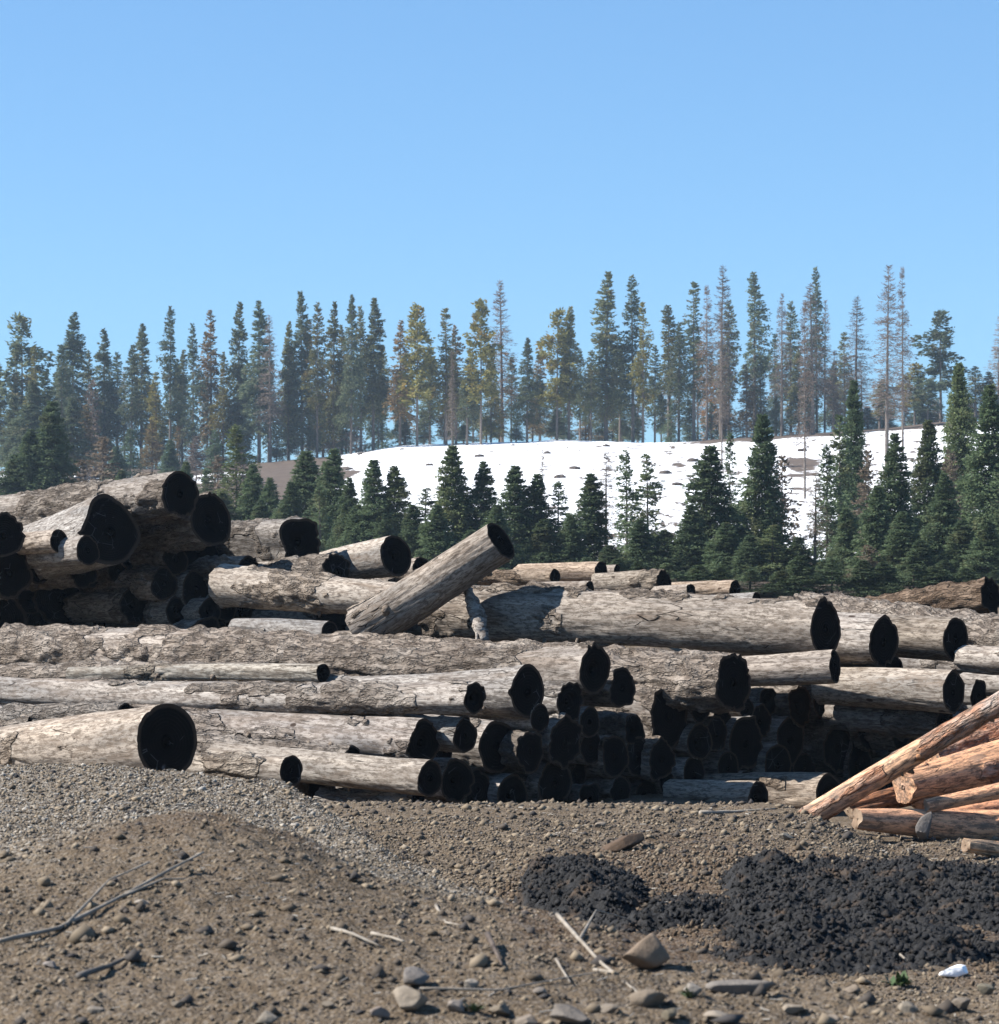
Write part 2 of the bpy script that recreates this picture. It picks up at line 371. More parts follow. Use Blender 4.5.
def log(px, py, r, px2, py2, label, r2=None, th=42, dt=0.0, Y=None, Y2=None, bark=0.45, tint=(1, 1, 1), mat=None,
        peak=0.0, pk=0.6, irr=0.075, flare=0.0, group='weathered logs stacked in the yard', stub=(), seed=None, endmat=None, res=0.033, nT=64, bend=0.015, cat='log', ragged=0.0, metres=None):
    """px,py,r: the near (right-hand) end in the photograph; px2,py2,r2: the other end"""
    if Y is None:
        if dt < -0.2: dt = -0.2 + (dt+0.2)*0.4
        k = (px - W_/2)/F_; Y = (T0+dt)/(0.743*k - 0.669)
        if group == G2: Y = float(np.interp(px, [456, 560, 620, 700, 760, 830, 900], [26.3, 27.3, 28.1, 29.3, 30.3, 31.0, 31.5])) - dt*0.6
    A, B = solve_end(px, py, Y, px2, py2, th, Y2)
    ra = r/pxm(A.y)
    rb = (r2/pxm(B.y)) if r2 else ra*0.85
    if metres: ra, rb = metres
    return log_at(A, B, ra, rb, label, bark, tint, mat, peak, pk, irr, flare, group, stub, seed, endmat, res, nT, bend, cat, ragged)

log_count = [0]
CROSS = []       # for the filler
def log_at(A, B, ra, rb, label, bark=0.35, tint=(1, 1, 1), mat=None, peak=0.0, pk=0.6, irr=0.05, flare=0.0,
           group='weathered logs stacked in the yard', stub=(), seed=None, endmat=None, res=0.033, nT=64, bend=0.015, cat='log', ragged=0.0):
    log_count[0] += 1
    sd = seed if seed is not None else log_count[0]*13 + 5
    rs = np.random.RandomState(sd)
    if 0 < bark < 0.6: bark += 0.12
    ax = (A - B); L = ax.length; ax.normalize()
    CROSS.append((A, B, ra, rb))
    side = ax.cross(Vector((0, 0, 1))).normalized()          # local -y/+y horizontal
    up = side.cross(ax).normalized()
    Mx = Matrix(((ax.x, -side.x, up.x, B.x), (ax.y, -side.y, up.y, B.y), (ax.z, -side.z, up.z, B.z), (0, 0, 0, 1)))
    e = empty('log', None, label, cat, group, mat=Mx)
    n = max(24, int(L/res)); a = np.linspace(0, L, n)[:, None]; ph = (np.arange(nT)/nT*2*math.pi)[None, :]
    am = [rs.uniform(-1, 1) for _ in range(4)]; pm = [rs.uniform(0, 6.28) for _ in range(4)]
    shp = 1 + irr*(0.8*am[0]*np.cos(2*ph+pm[0]) + 0.7*am[1]*np.cos(3*ph+pm[1]) + 0.5*am[2]*np.cos(4*ph+pm[2]) + 0.4*am[3]*np.cos(6*ph+pm[3]))
    near = np.exp(-(L-a)/0.9)
    shp = shp + peak*np.exp(-((np.angle(np.exp(1j*(ph - pk*math.pi)))/0.5)**2))*near
    rad = rb + (ra-rb)*(a/L) + flare*ra*np.exp(-(L-a)/0.45)
    cy, cz = np.cos(ph), np.sin(ph)
    qx, qy, qz = a + 0*ph, rad*cy, rad*sin_(ph)
    q = rad*shp
    q = q + 0.075*rad*fbm(qx*1.3, qy*3, qz*3, 4, sd)
    bm = fbm(qx*0.75, qy*1.7, qz*1.7, 3, sd+1)*0.9 + 0.22*fbm(qx*4, qy*8, qz*8, 3, sd+2)
    thr = 0.55 - 1.1*bark
    m = sst(thr-0.03, thr+0.03, bm)
    if bark <= 0.0: m = m*0
    rid = 1 - np.abs(fbm(qx*2.6, qy*9, qz*9, 3, sd+3))*2.6
    pl = np.clip(rid, 0, 1)
    lump = fbm(qx*6, qy*9, qz*9, 3, sd+6)
    bt = (0.062 if mat is not M_RED else 0.03)*min(1.0, ra/0.25)
    q = q + m*(bt*(0.6 - 0.75*pl + 0.7*lump)) + (1-m)*0.004*fbm(qx*3, qy*25, qz*25, 3, sd+4)
    # long checks in the bare wood
    ck = np.abs(fbm(qx*0.5, qy*5, qz*5, 2, sd+8))
    q = q - (1-m)*0.012*(1 - sst(0.0, 0.05, ck))
    if ragged:
        q = q*(1 - ragged*sst(0.3, 0.0, a)*(0.5+0.5*vn(qy*9, qz*9, 0, sd+9)))
    bx = bend*L*0.35*np.sin(a/L*math.pi)*rs.choice([-1, 1]); bz = bend*L*0.3*np.sin(a/L*math.pi)*rs.choice([-1, 1])
    xs = a + 0*ph
    edge = 0.012*fbm(qy*14, qz*14, 0.0, 2, sd+7)
    xs = xs + np.where(a > L-0.02, edge, 0) - np.where(a < 0.02, edge*3, 0)
    Vv = np.stack([xs, q*cy + bx, q*cz + bz], -1)
    tr = mesh('trunk', Vv.reshape(-1, 3), grid_faces(n, nT, True), mat or M_LOG, True, {'bark': m})
    tv = rs.uniform(0.82, 1.14); tw = rs.uniform(-0.05, 0.05)
    link('trunk', tr, e, color=(tint[0]*tv*(1+tw), tint[1]*tv, tint[2]*tv*(1-tw)))
    # cut faces
    for (row, xo, sgn) in ((n-1, 1, 1), (0, 0, -1)):
        K = 9; rim = Vv[row]
        cen = rim.mean(0); fr = np.linspace(0.0, 1.0, K)[1:]
        rr = cen[None, None, :] + (rim[None]-cen[None, None])*fr[:, None, None]
        rr[:, :, 0] = cen[0] + (rim[None, :, 0]-cen[0])*(fr[:, None]**4) + sgn*(0.010*fbm(rr[:, :, 1]*11, rr[:, :, 2]*11, 0.4, 3, sd+5)*(1-fr[:, None]**6) - 0.001)
        if sgn > 0 and rs.rand() < 0.25:      # rotten hollow heart
            rr[:, :, 0] -= 0.05*(1 - sst(0.25, 0.45, fr[:, None] + 0.08*vn(rr[:, :, 1]*20, rr[:, :, 2]*20, 0, sd)))
        EV = np.concatenate([[cen - np.array([sgn*0.006, 0, 0])], rr.reshape(-1, 3)])
        j = np.arange(nT); tri = np.stack([np.zeros(nT, int), 1+j, 1+(j+1) % nT], -1)
        qd = grid_faces(K-1, nT, True)+1
        if sgn < 0: tri = tri[:, ::-1]; qd = qd[:, ::-1]
        at = np.concatenate([[0], np.repeat(fr, nT)])
        em = mesh('cut_end', EV, [tri, qd], endmat or (M_END if sgn > 0 else M_PALE), True, {'rim': at})
        link('cut_end', em, e)
    if res < 0.05 and L > 2:
        stub = list(stub) + [(rs.uniform(0.35, 0.97), rs.uniform(3.3, 5.4), rs.uniform(0.01, 0.05), rs.uniform(0.012, 0.03)) for _ in range(rs.randint(1, 4))]
    for (f, phi, ln, rd) in stub:             # broken branch stubs
        x0 = f*L; rad0 = rb+(ra-rb)*f
        d = Vector((0.35, math.cos(phi), math.sin(phi))).normalized()
        o0 = Vector((x0, math.cos(phi)*rad0*0.85, math.sin(phi)*rad0*0.85))
        link('branch_stub', taper_tube('branch_stub', [o0, o0+d*(rad0*0.15+ln*0.5), o0+d*(rad0*0.15+ln)], [rd*1.4, rd, rd*0.35], mat or M_LOG, 8, 0.25, sd), e, color=(0.6, 0.55, 0.5))
    return e
def sin_(x): return np.sin(x)

def taper_tube(name, pts, rads, mat, n=8, rough=0.1, seed=0, sub=4):
    pts = [Vector(p) for p in pts]; PP = []; RR = []
    for i in range(len(pts)-1):
        for s in range(sub):
            f = s/sub; PP.append(pts[i].lerp(pts[i+1], f)); RR.append(rads[i]+(rads[i+1]-rads[i])*f)
    PP.append(pts[-1]); RR.append(rads[-1])
    V = []; rs = np.random.RandomState(seed+1)
    for i, p in enumerate(PP):
        t = (PP[min(i+1, len(PP)-1)] - PP[max(i-1, 0)]).normalized()
        u = t.cross(Vector((0.3, 0.2, 1))).normalized(); v = t.cross(u)
        for j in range(n):
            a = j/n*2*math.pi; r = RR[i]*(1+rough*rs.uniform(-1, 1))
            V.append(p + u*math.cos(a)*r + v*math.sin(a)*r)
    m = len(PP); Fq = grid_faces(m, n, True)
    V.append(PP[0]); V.append(PP[-1]); j = np.arange(n)
    t0 = np.stack([np.full(n, m*n), (j+1) % n, j], -1); t1 = np.stack([np.full(n, m*n+1), (m-1)*n+j, (m-1)*n+(j+1) % n], -1)
    V = np.array([tuple(v) for v in V])
    return mesh(name, V, [Fq, np.concatenate([t0, t1])], mat, True, {'bark': np.zeros(len(V))})

DK = (0.62, 0.60, 0.60)

# ---- upper left pile
log(180, 494, 23.5, -60, 528, 'pale grey log crowning the upper left pile, its dark round end against the trees', r2=26, Y=37.2, th=40, bark=0.55, group=G1, irr=0.03)
log(110, 533, 33, -30, 572, 'big pointed log end in the upper left pile, below the topmost log', r2=26, Y=37.0, th=54, bark=0.1, peak=0.18, pk=0.55, irr=0.06, group=G1)
log(59, 541, 12, -20, 548, 'slim round log left of the big pointed end in the upper left pile', Y=36.9, th=38, bark=0.0, group=G1, irr=0.02)
log(4, 536, 22, -60, 540, 'upright dark log end cut by the photo edge at the upper left', Y=36.6, th=46, group=G1, bark=0.5)
log(88, 551, 15, 20, 556, 'small dark log tucked against the left of the big pointed end', Y=36.7, th=44, group=G1, bark=0.2)
log(211, 520, 27, 60, 540, 'dark split log end just right of and behind the topmost left log', Y=37.9, th=44, group=G1, bark=0.4, irr=0.08)
log(198, 549, 25, 90, 560, 'shaded log end under the topmost log at the right flank of the left pile', Y=39.1, th=46, group=G1, bark=0.4, irr=0.08)
log(144, 576, 24, 40, 584, 'shaded round end below and right of the big pointed log end', Y=39.2, th=44, group=G1, bark=0.4)
log(62, 599, 28, -40, 606, 'wide shaded log end at the foot of the upper left pile', Y=39.3, th=54, group=G1, bark=0.5, irr=0.09)
log(106, 601, 23, 10, 606, 'shaded log end half hidden behind the wide one at the foot of the left pile', Y=39.7, th=44, group=G1, bark=0.4)
log(196, 590, 19, 100, 598, 'lowest shaded log end on the right flank of the upper left pile', Y=38.6, th=44, group=G1, bark=0.4)
log(160, 533, 21, 60, 545, 'shaded log squeezed under the topmost log of the left pile', Y=39.3, th=42, group=G1, bark=0.4)
log(10, 573, 25, -60, 580, 'shaded lumpy log at the left photo edge below the upright end', Y=37.2, th=50, group=G1, bark=0.5, irr=0.1)
log(-6, 622, 36, -90, 626, 'dark bluish log end at the left photo edge beside the long bark log', Y=38.4, th=52, group=G1, bark=0.4, irr=0.1)
log(160, 622, 17, 60, 628, 'lowest dark log end just above the long bark-covered log', Y=39.3, th=44, group=G1, bark=0.4)
# ---- middle back
log(300, 542, 26, 110, 548, 'thick tan log with ragged dark end, right of the upper left pile', Y=38.6, th=44, bark=0.22, irr=0.11, r2=25, group='logs in the middle row', stub=((0.8, 4.2, 0.12, 0.02),))
log(337, 572, 17, 200, 580, 'dark low log end between the thick ragged log and the pale wedge log', Y=37.6, th=44, bark=0.5, group='logs in the middle row')
log(250, 572, 16, 120, 577, 'rough bark log under the thick ragged-ended tan log', Y=38.4, th=42, bark=0.9, group='logs in the middle row')
log(396, 556, 20.5, 290, 574, 'pale smooth log with tall oval dark end left of the leaning log', Y=38.4, th=46, bark=0.0, r2=14, tint=(1.12, 1.1, 1.06), group='logs in the middle row', irr=0.03)
log(421, 569, 12, 350, 574, 'little log end peeping out just left of the leaning log', Y=39.8, th=44, bark=0.1, group='logs in the middle row')
log(455, 602, 15, 224, 585, 'pale knotty log running into the leaning log from the left', Y=34.5, th=42, r2=21.5, bark=0.28, tint=(1.12, 1.08, 1.02), group='logs in the middle row', stub=((0.45, 4.4, 0.10, 0.03),), res=0.025, seed=301)
log(330, 634, 13, 236, 629, 'short pale log low between the knotty log and the long bark log', Y=34.0, th=40, bark=0.05, group='logs in the middle row')
log(826, 630, 26, 438, 613, 'massive smooth log right of the leaning log with a shadow across its left part', Y=29.2, th=42, r2=28.5, bark=0.34, peak=0.2, pk=0.58, irr=0.05, tint=(1.0, 0.97, 0.93), group='logs in the middle row', stub=((0.33, 4.0, 0.12, 0.022), (0.42, 3.9, 0.09, 0.018)), seed=311, res=0.025)
# ---- leaning log and slab
e = log(501, 541, 21.5, 362, 631, 'short thick log leaning up to the right out of the stack', Y=31.45, Y2=32.3, r2=23, bark=0.08, irr=0.03, group=None, tint=(0.98, 0.93, 0.87), stub=((0.25, 3.2, 0.05, 0.05),), res=0.02, seed=77, nT=80)

# ---- long stack: sunlit side
log(733, 683, 28.5, 8, 651, 'long bark-covered log stretching across the stack from the left edge', Y=28.7, th=39, r2=25.5, bark=0.80, group=G3, seed=404, res=0.03)
log(595, 670, 24, 290, 664, 'log with a round dark end standing out in the middle of the stack', r2=15, bark=0.6, group=G3, dt=0.1)
log(323, 673, 9.5, 70, 674, 'narrow pale log with a ragged dark tip lying on the slope', r2=7, Y=28.6, th=40, bark=0.12, group=G3, tint=(1.15, 1.1, 1.0), irr=0.12)
log(528, 692, 24, 330, 690, 'log with a pointed dark end just right of the small round one', r2=13, bark=0.15, peak=0.15, pk=0.5, flare=0.06, group=G3, dt=0.1)
log(475, 698, 16, -70, 690, 'long barky log ending small and round left of the pointed end', r2=15.5, bark=0.5, group=G3, dt=0.45, th=40)
log(127, 715, 12, -60, 714, 'small log whose dark end shows just above the big pale front log', Y=25.4, th=42, bark=0.3, group=G3)
log(424, 743, 23, 90, 717, 'smooth grey log with peeled patches, its dark end above the lowest lit log', r2=17, bark=0.42, group=G3, dt=0.0, tint=(0.96, 0.97, 1.0), stub=((0.35, 4.2, 0.06, 0.03),))
log(465, 736, 17.5, 310, 724, 'slim log end squeezed between two bigger dark ends', bark=0.1, group=G3, dt=0.2)
log(497, 747, 27, 250, 720, 'pale-topped log with a large dark end right of the slim one', r2=19, bark=0.15, group=G3, dt=-0.1)
log(167, 742, 37, -90, 758, 'big pale tapering log at the lower left with a tall black oval end', r2=17, th=48, Y=23.2, bark=0.03, tint=(1.12, 1.07, 1.0), irr=0.035, peak=0.06, pk=0.6, group=G3, stub=((0.42, 4.3, 0.07, 0.03), (0.62, 4.5, 0.04, 0.05)), res=0.02, seed=90, nT=80)
log(291, 771, 16, 130, 765, 'short round log right of the big pale front log', Y=23.8, th=42, bark=0.12, tint=(1.05, 1.0, 0.93), group=G3, seed=93)
log(430, 779, 18, 215, 757, 'lowest lit log of the stack, smooth and cracked, ending above the dirt', r2=15.5, Y=24.6, th=42, bark=0.06, tint=(1.08, 1.03, 0.96), group=G3, seed=97, res=0.02)
log(352, 762, 14, 150, 741, 'bark-covered log wedged behind the two short front logs', Y=25.6, th=42, bark=0.9, group=G3)
log(418, 806, 14, 322, 800, 'flattish bark log half buried under the lowest lit log', Y=25.0, th=36, bark=0.85, group=G3)
log(300, 677, 13, -60, 677, 'flat bark log filling the gap under the long bark log at the left', Y=29.6, th=40, bark=0.7, group=G3)
log(40, 724, 14, -90, 720, 'bark log at the left edge above the big pale front log', Y=26.3, th=40, bark=0.85, group=G3)
# ---- long stack: shaded face
D = dict(group=G2, bark=0.4)
log(570, 702, 19, 470, 698, 'small split log end under the round end standing out of the stack', **D, dt=0.0)
log(622, 689, 19, 520, 684, 'narrow oval end right of and below the round end standing out', **D, dt=0.0)
log(565, 742, 25, 440, 730, 'octagonal log end with a sunlit left rim in the stack face', **D, dt=0.1, irr=0.04)
log(591, 748, 17, 490, 742, 'thin dark end between the octagonal end and the ringed end', **D, dt=-0.3)
log(615, 756, 21, 500, 748, 'round end showing its rings in the middle of the shaded face', **D, dt=0.0)
log(637, 757, 20, 540, 748, 'hollow dark end with pale inner rims right of the ringed end', **D, dt=-0.5)
log(634, 729, 15, 540, 724, 'small shaggy dark end above the ringed end', **D, dt=-0.5)
log(670, 717, 30, 540, 706, 'very large dark end below the long bark log', **D, dt=-0.3)
log(456, 781, 22, 380, 775, 'dark end just right of the lowest lit log', **D, dt=-0.3)
log(478, 790, 19, 390, 786, 'low dark end beside the cracked ringed one at the bottom', **D, dt=-0.6)
log(513, 797, 23, 420, 790, 'tall narrow ringed end at the bottom left of the shaded face', **D, dt=-0.1)
log(527, 762, 20, 430, 754, 'deep shaded end between the large ends at the left of the face', **D, dt=-0.8)
log(555, 784, 25, 440, 776, 'broad ringed end resting low in the middle left of the face', **D, dt=-0.1)
log(590, 799, 15, 500, 794, 'low arched end rising just above the dirt', **D, dt=-0.1)
log(621, 791, 15, 530, 786, 'small round end at the bottom middle just above the dirt', **D, dt=0.0)
log(648, 796, 17, 560, 792, 'dark bottom log right of the small round end', **D, dt=-0.9)
log(694, 774, 19, 560, 768, 'brownish narrow end of the log lying low right of centre', **D, dt=0.1, th=36)
log(728, 768, 17, 600, 758, 'low log end whose rim catches a sliver of sun below the long bark log', **D, dt=0.0)
log(745, 743, 27, 600, 735, 'round end with a pale cracked heart below the long bark log end', **D, dt=0.1)
log(722, 722, 15, 620, 718, 'log with a sunlit edge tucked under the long bark log end', **D, dt=-0.5)
log(700, 798, 16, 600, 794, 'lowest dark log below the brownish narrow end', **D, dt=-0.9)
log(759, 797, 16, 670, 793, 'small front log with a round dark end at the foot of the stack', group=G2, bark=0.05, Y=27.8, tint=(1.05, 1, .92))
log(829, 795, 22, 690, 794, 'pale thick log with a black end just behind the leaning red pole', group=G2, bark=0.05, Y=28.5, r2=19, tint=(1.02, 0.97, 0.9))
log(785, 765, 20, 660, 760, 'dark log deep in the shade above the two pale foot logs', **D, dt=-0.6)
log(800, 706, 19, 680, 700, 'drooping dim end under the short tilted log', **D, dt=-0.3)
log(823, 700, 17, 700, 696, 'second dim end under the short tilted log, further right', **D, dt=-0.5)
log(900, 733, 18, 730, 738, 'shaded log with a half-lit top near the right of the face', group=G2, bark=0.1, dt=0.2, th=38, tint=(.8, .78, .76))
log(901, 712, 27, 760, 706, 'large dark arched end above the half-lit shaded log', **D, dt=0.3)
log(860, 765, 22, 740, 760, 'dark log behind the leaning pole at the right foot', **D, dt=-0.6)
log(892, 772, 20, 780, 768, 'dark log just above the red bark log at the right', **D, dt=-0.9)
log(851, 702, 22, 740, 696, 'added dark round end between the drooping dim ends and the large arched end', group=G2, bark=0.4, dt=-0.3)  # added dark ends from here on: they cover log sides that caught sun
log(790, 741, 24, 680, 736, 'added big dark end just right of the one with a pale cracked heart', group=G2, bark=0.4, dt=-0.3)
log(838, 748, 23, 730, 742, 'added dark end halfway between the pale cracked heart and the leaning pole', group=G2, bark=0.4, dt=-0.3)
log(700, 742, 19, 600, 736, 'added dark end left of the one with a pale cracked heart', group=G2, bark=0.4, dt=0.15)
log(662, 760, 20, 560, 754, 'added dark end right of the hollow one with pale rims', group=G2, bark=0.4, dt=0.1)
log(701, 706, 17, 600, 700, 'added dark end under the middle of the long bark log right part', group=G2, bark=0.4, dt=0.0)
log(540, 718, 14, 440, 714, 'added small dark end below the pointed end', group=G2, bark=0.4, dt=0.15)
log(530, 752, 20, 430, 746, 'added dark end left of the octagonal end', group=G2, bark=0.4, dt=0.2)
log(590, 722, 16, 480, 716, 'added dark end above the thin one, right of the small split end', group=G2, bark=0.4, dt=0.1)
log(760, 722, 17, 650, 716, 'added dark end above the big dark end right of the long bark log end', group=G2, bark=0.4, dt=-0.3)
log(868, 734, 16, 760, 728, 'added dark end left of the half-lit shaded log end', group=G2, bark=0.4, dt=-0.3)
log(164, 584, 17, 90, 588, 'added shaded round end left of the lowest one on the right flank of the left pile', Y=38.3, th=46, group=G1, bark=0.4)  # more added ends, hiding sunlit log sides in the left pile
log(134, 606, 17, 50, 610, 'added shaded round end near the foot of the left pile, right of the wide end', Y=38.5, th=46, group=G1, bark=0.4)
log(40, 566, 18, -40, 570, 'added shaded round end under the slim log of the upper left pile', Y=38.1, th=46, group=G1, bark=0.4)
log(84, 574, 14, 10, 578, 'added shaded small end above the wide end of the left pile', Y=38.0, th=46, group=G1, bark=0.4)
log(178, 612, 15, 100, 616, 'added shaded small end low on the right flank of the left pile', Y=38.4, th=46, group=G1, bark=0.4)
log(176, 560, 15, 90, 566, 'added shaded end between the split end and the wide shadow below the topmost log', Y=38.5, th=46, group=G1, bark=0.4)
log(210, 612, 14, 130, 616, 'added small shaded end left of the knotty log start', Y=38.3, th=46, group=G1, bark=0.4)
log(18, 606, 20, -60, 610, 'added shaded end left of the wide one at the foot of the left pile', Y=38.9, th=46, group=G1, bark=0.4)
# ---- right-hand end
log(835, 667, 16.5, 690, 674, 'short tilted log with a narrow end beside the long bark log end', r2=15, Y=28.9, th=26, bark=0.3, group=G5)
log(884, 641, 27, 690, 628, 'tall oval black end between the massive smooth log and its right neighbour', Y=30.2, th=38, bark=0.2, group=G5)
log(894, 672, 17, 790, 668, 'dark end hanging just below the tall oval black end', Y=30.6, th=42, bark=0.3, group=G5)
log(956, 639, 23, 830, 634, 'brown-sided log with a dark end right of the tall oval one', Y=30.7, th=40, bark=0.05, tint=(0.9, 0.85, 0.78), group=G5)
log(1075, 652, 23, 803, 612, 'long rough bark log descending to the right edge', Y=31.6, Y2=37.0, bark=0.95, r2=18, group=G5, seed=512)
log(1080, 664, 16, 962, 658, 'log with a blunt left end entering from the right edge', Y=29.5, Y2=30.6, bark=0.3, group=G5)
log(954, 692, 22, 820, 686, 'pale log with a six-sided dark end near the right edge', Y=29.5, th=38, bark=0.08, irr=0.06, group=G5, tint=(1.08, 1.04, 0.98))
log(979, 697, 16, 870, 690, 'dark small end just right of the six-sided one', Y=30.1, th=42, bark=0.2, group=G5)
log(1085, 690, 14, 965, 683, 'short lit log at the right edge below the blunt one', Y=30.6, Y2=32.0, bark=0.2, group=G5)
log(945, 722, 17, 830, 716, 'brown shaded log below the six-sided end', Y=29.8, th=40, bark=0.6, group=G5)
log(984, 728, 17, 880, 722, 'shaded log above the leaning pole at the right', Y=30.0, th=40, bark=0.6, group=G5)
log(1020, 668, 16, 830, 664, 'shaded log in the gap under the brown-sided log at the right', Y=32.6, th=40, bark=0.4, group=G5)
log(991, 596, 18, 870, 609, 'red-brown log jutting up over the stack at the right edge', Y=35.0, th=38, r2=12, bark=0.5, tint=(0.86, 0.74, 0.64), group=G5)
# ---- far small logs
log(555, 577, 8.5, 478, 577, 'small far log right of the leaning log, nearer of the pair', Y=44.5, th=38, bark=0.2, group=G4, tint=(.95, .86, .76))
log(601, 572, 11, 520, 573, 'small far log with a round end, farther of the pair', Y=46.0, th=38, bark=0.15, group=G4, tint=(.98, .88, .78))
log(617, 570, 5.5, 575, 572, 'tiny far log tip between the pair and the shaggy log', Y=47.5, th=40, bark=0.2, group=G4)
log(590, 588, 7, 540, 588, 'tiny dark log end on the back of the massive smooth log', Y=42.0, th=40, bark=0.6, group=G4)
log(664, 582, 12, 596, 584, 'far shaggy log with peeling bark and a dark end', Y=44.0, th=38, bark=0.55, irr=0.12, group=G4, tint=(.98, .9, .8))
log(691, 591, 7.5, 655, 592, 'tiny far log end right of the shaggy log', Y=43.0, th=40, bark=0.1, group=G4)
log(735, 590, 10, 672, 591, 'far smooth log with a flat dark end near the middle right', Y=44.0, th=40, bark=0.05, group=G4, tint=(.95, .86, .76))
log(757, 600, 8, 700, 602, 'farthest right of the small far logs', Y=42.5, th=40, bark=0.3, group=G4)
log(640, 600, 11, 520, 600, 'far log barely showing over the massive smooth log', Y=42.0, th=38, bark=0.5, group=G4)
# ---- red-barked logs, lower right
log(1015, 694, 11, 806, 819, 'slim peeling pole leaning up to the right in front of the stack', Y=20.6, Y2=21.6, r2=11.5, mat=M_RED, bark=0.12, bend=0.004, group=G6, irr=0.03, res=0.012, seed=610, stub=((0.62, 0.6, 0.03, 0.012), (0.45, 4.4, 0.03, 0.012)), tint=(1.05, 1.08, 1.1))
log(1090, 744, 30, 903, 787, 'thick red-barked log behind the leaning pole at the right edge', Y=23.6, Y2=22.6, r2=17, mat=M_RED, bark=0.6, bend=0.004, group=G6, res=0.015, seed=611, endmat=M_RED, stub=((0.06, 4.5, 0.16, 0.05), (0.45, 4.3, 0.06, 0.02)), tint=(1.15, 1.1, 1.08))
log(1090, 712, 24, 930, 762, 'upper thick red-barked log at the right edge, highest of the red pile', Y=24.3, Y2=23.4, r2=18, mat=M_RED, bark=0.7, bend=0.004, group=G6, res=0.015, seed=640, endmat=M_RED, tint=(1.1, 0.98, 0.92))
log(940, 786, 11, 848, 811, 'dark red log lying under the leaning pole', Y=23.2, Y2=22.8, r2=9, mat=M_RED, bark=0.8, bend=0.004, group=G6, res=0.02, tint=(.62, .5, .45))
log(1090, 836, 24, 857, 819, 'pinkish log at the bottom of the red pile, pointed at its left', Y=21.8, Y2=21.0, r2=10, mat=M_RED, bark=0.0, bend=0.004, group=G6, res=0.015, seed=613, endmat=M_PALE, tint=(1.15, 1.05, 1.0))
log(1060, 778, 8.5, 927, 806, 'thin red log sloping up across the thick one', Y=21.5, Y2=21.2, r2=6.5, mat=M_RED, bark=0.1, bend=0.003, group=G6, res=0.012, seed=615, endmat=M_PALE, tint=(1.1, 1, .95))
log(1090, 800, 14, 935, 818, 'smooth orange log between the thin one and the bottom one', Y=22.4, Y2=22.0, r2=10, mat=M_RED, bark=0.1, bend=0.003, group=G6, res=0.015, seed=616, endmat=M_PALE, tint=(1.2, .95, .85))
log(1080, 862, 11, 966, 845, 'pale log lowest at the right edge, half sunk in dirt', Y=20.6, Y2=19.9, r2=7, mat=M_RED, bark=0.2, bend=0.003, group=G6, res=0.015, seed=617, endmat=M_PALE, tint=(1.1, 1.15, 1.1))

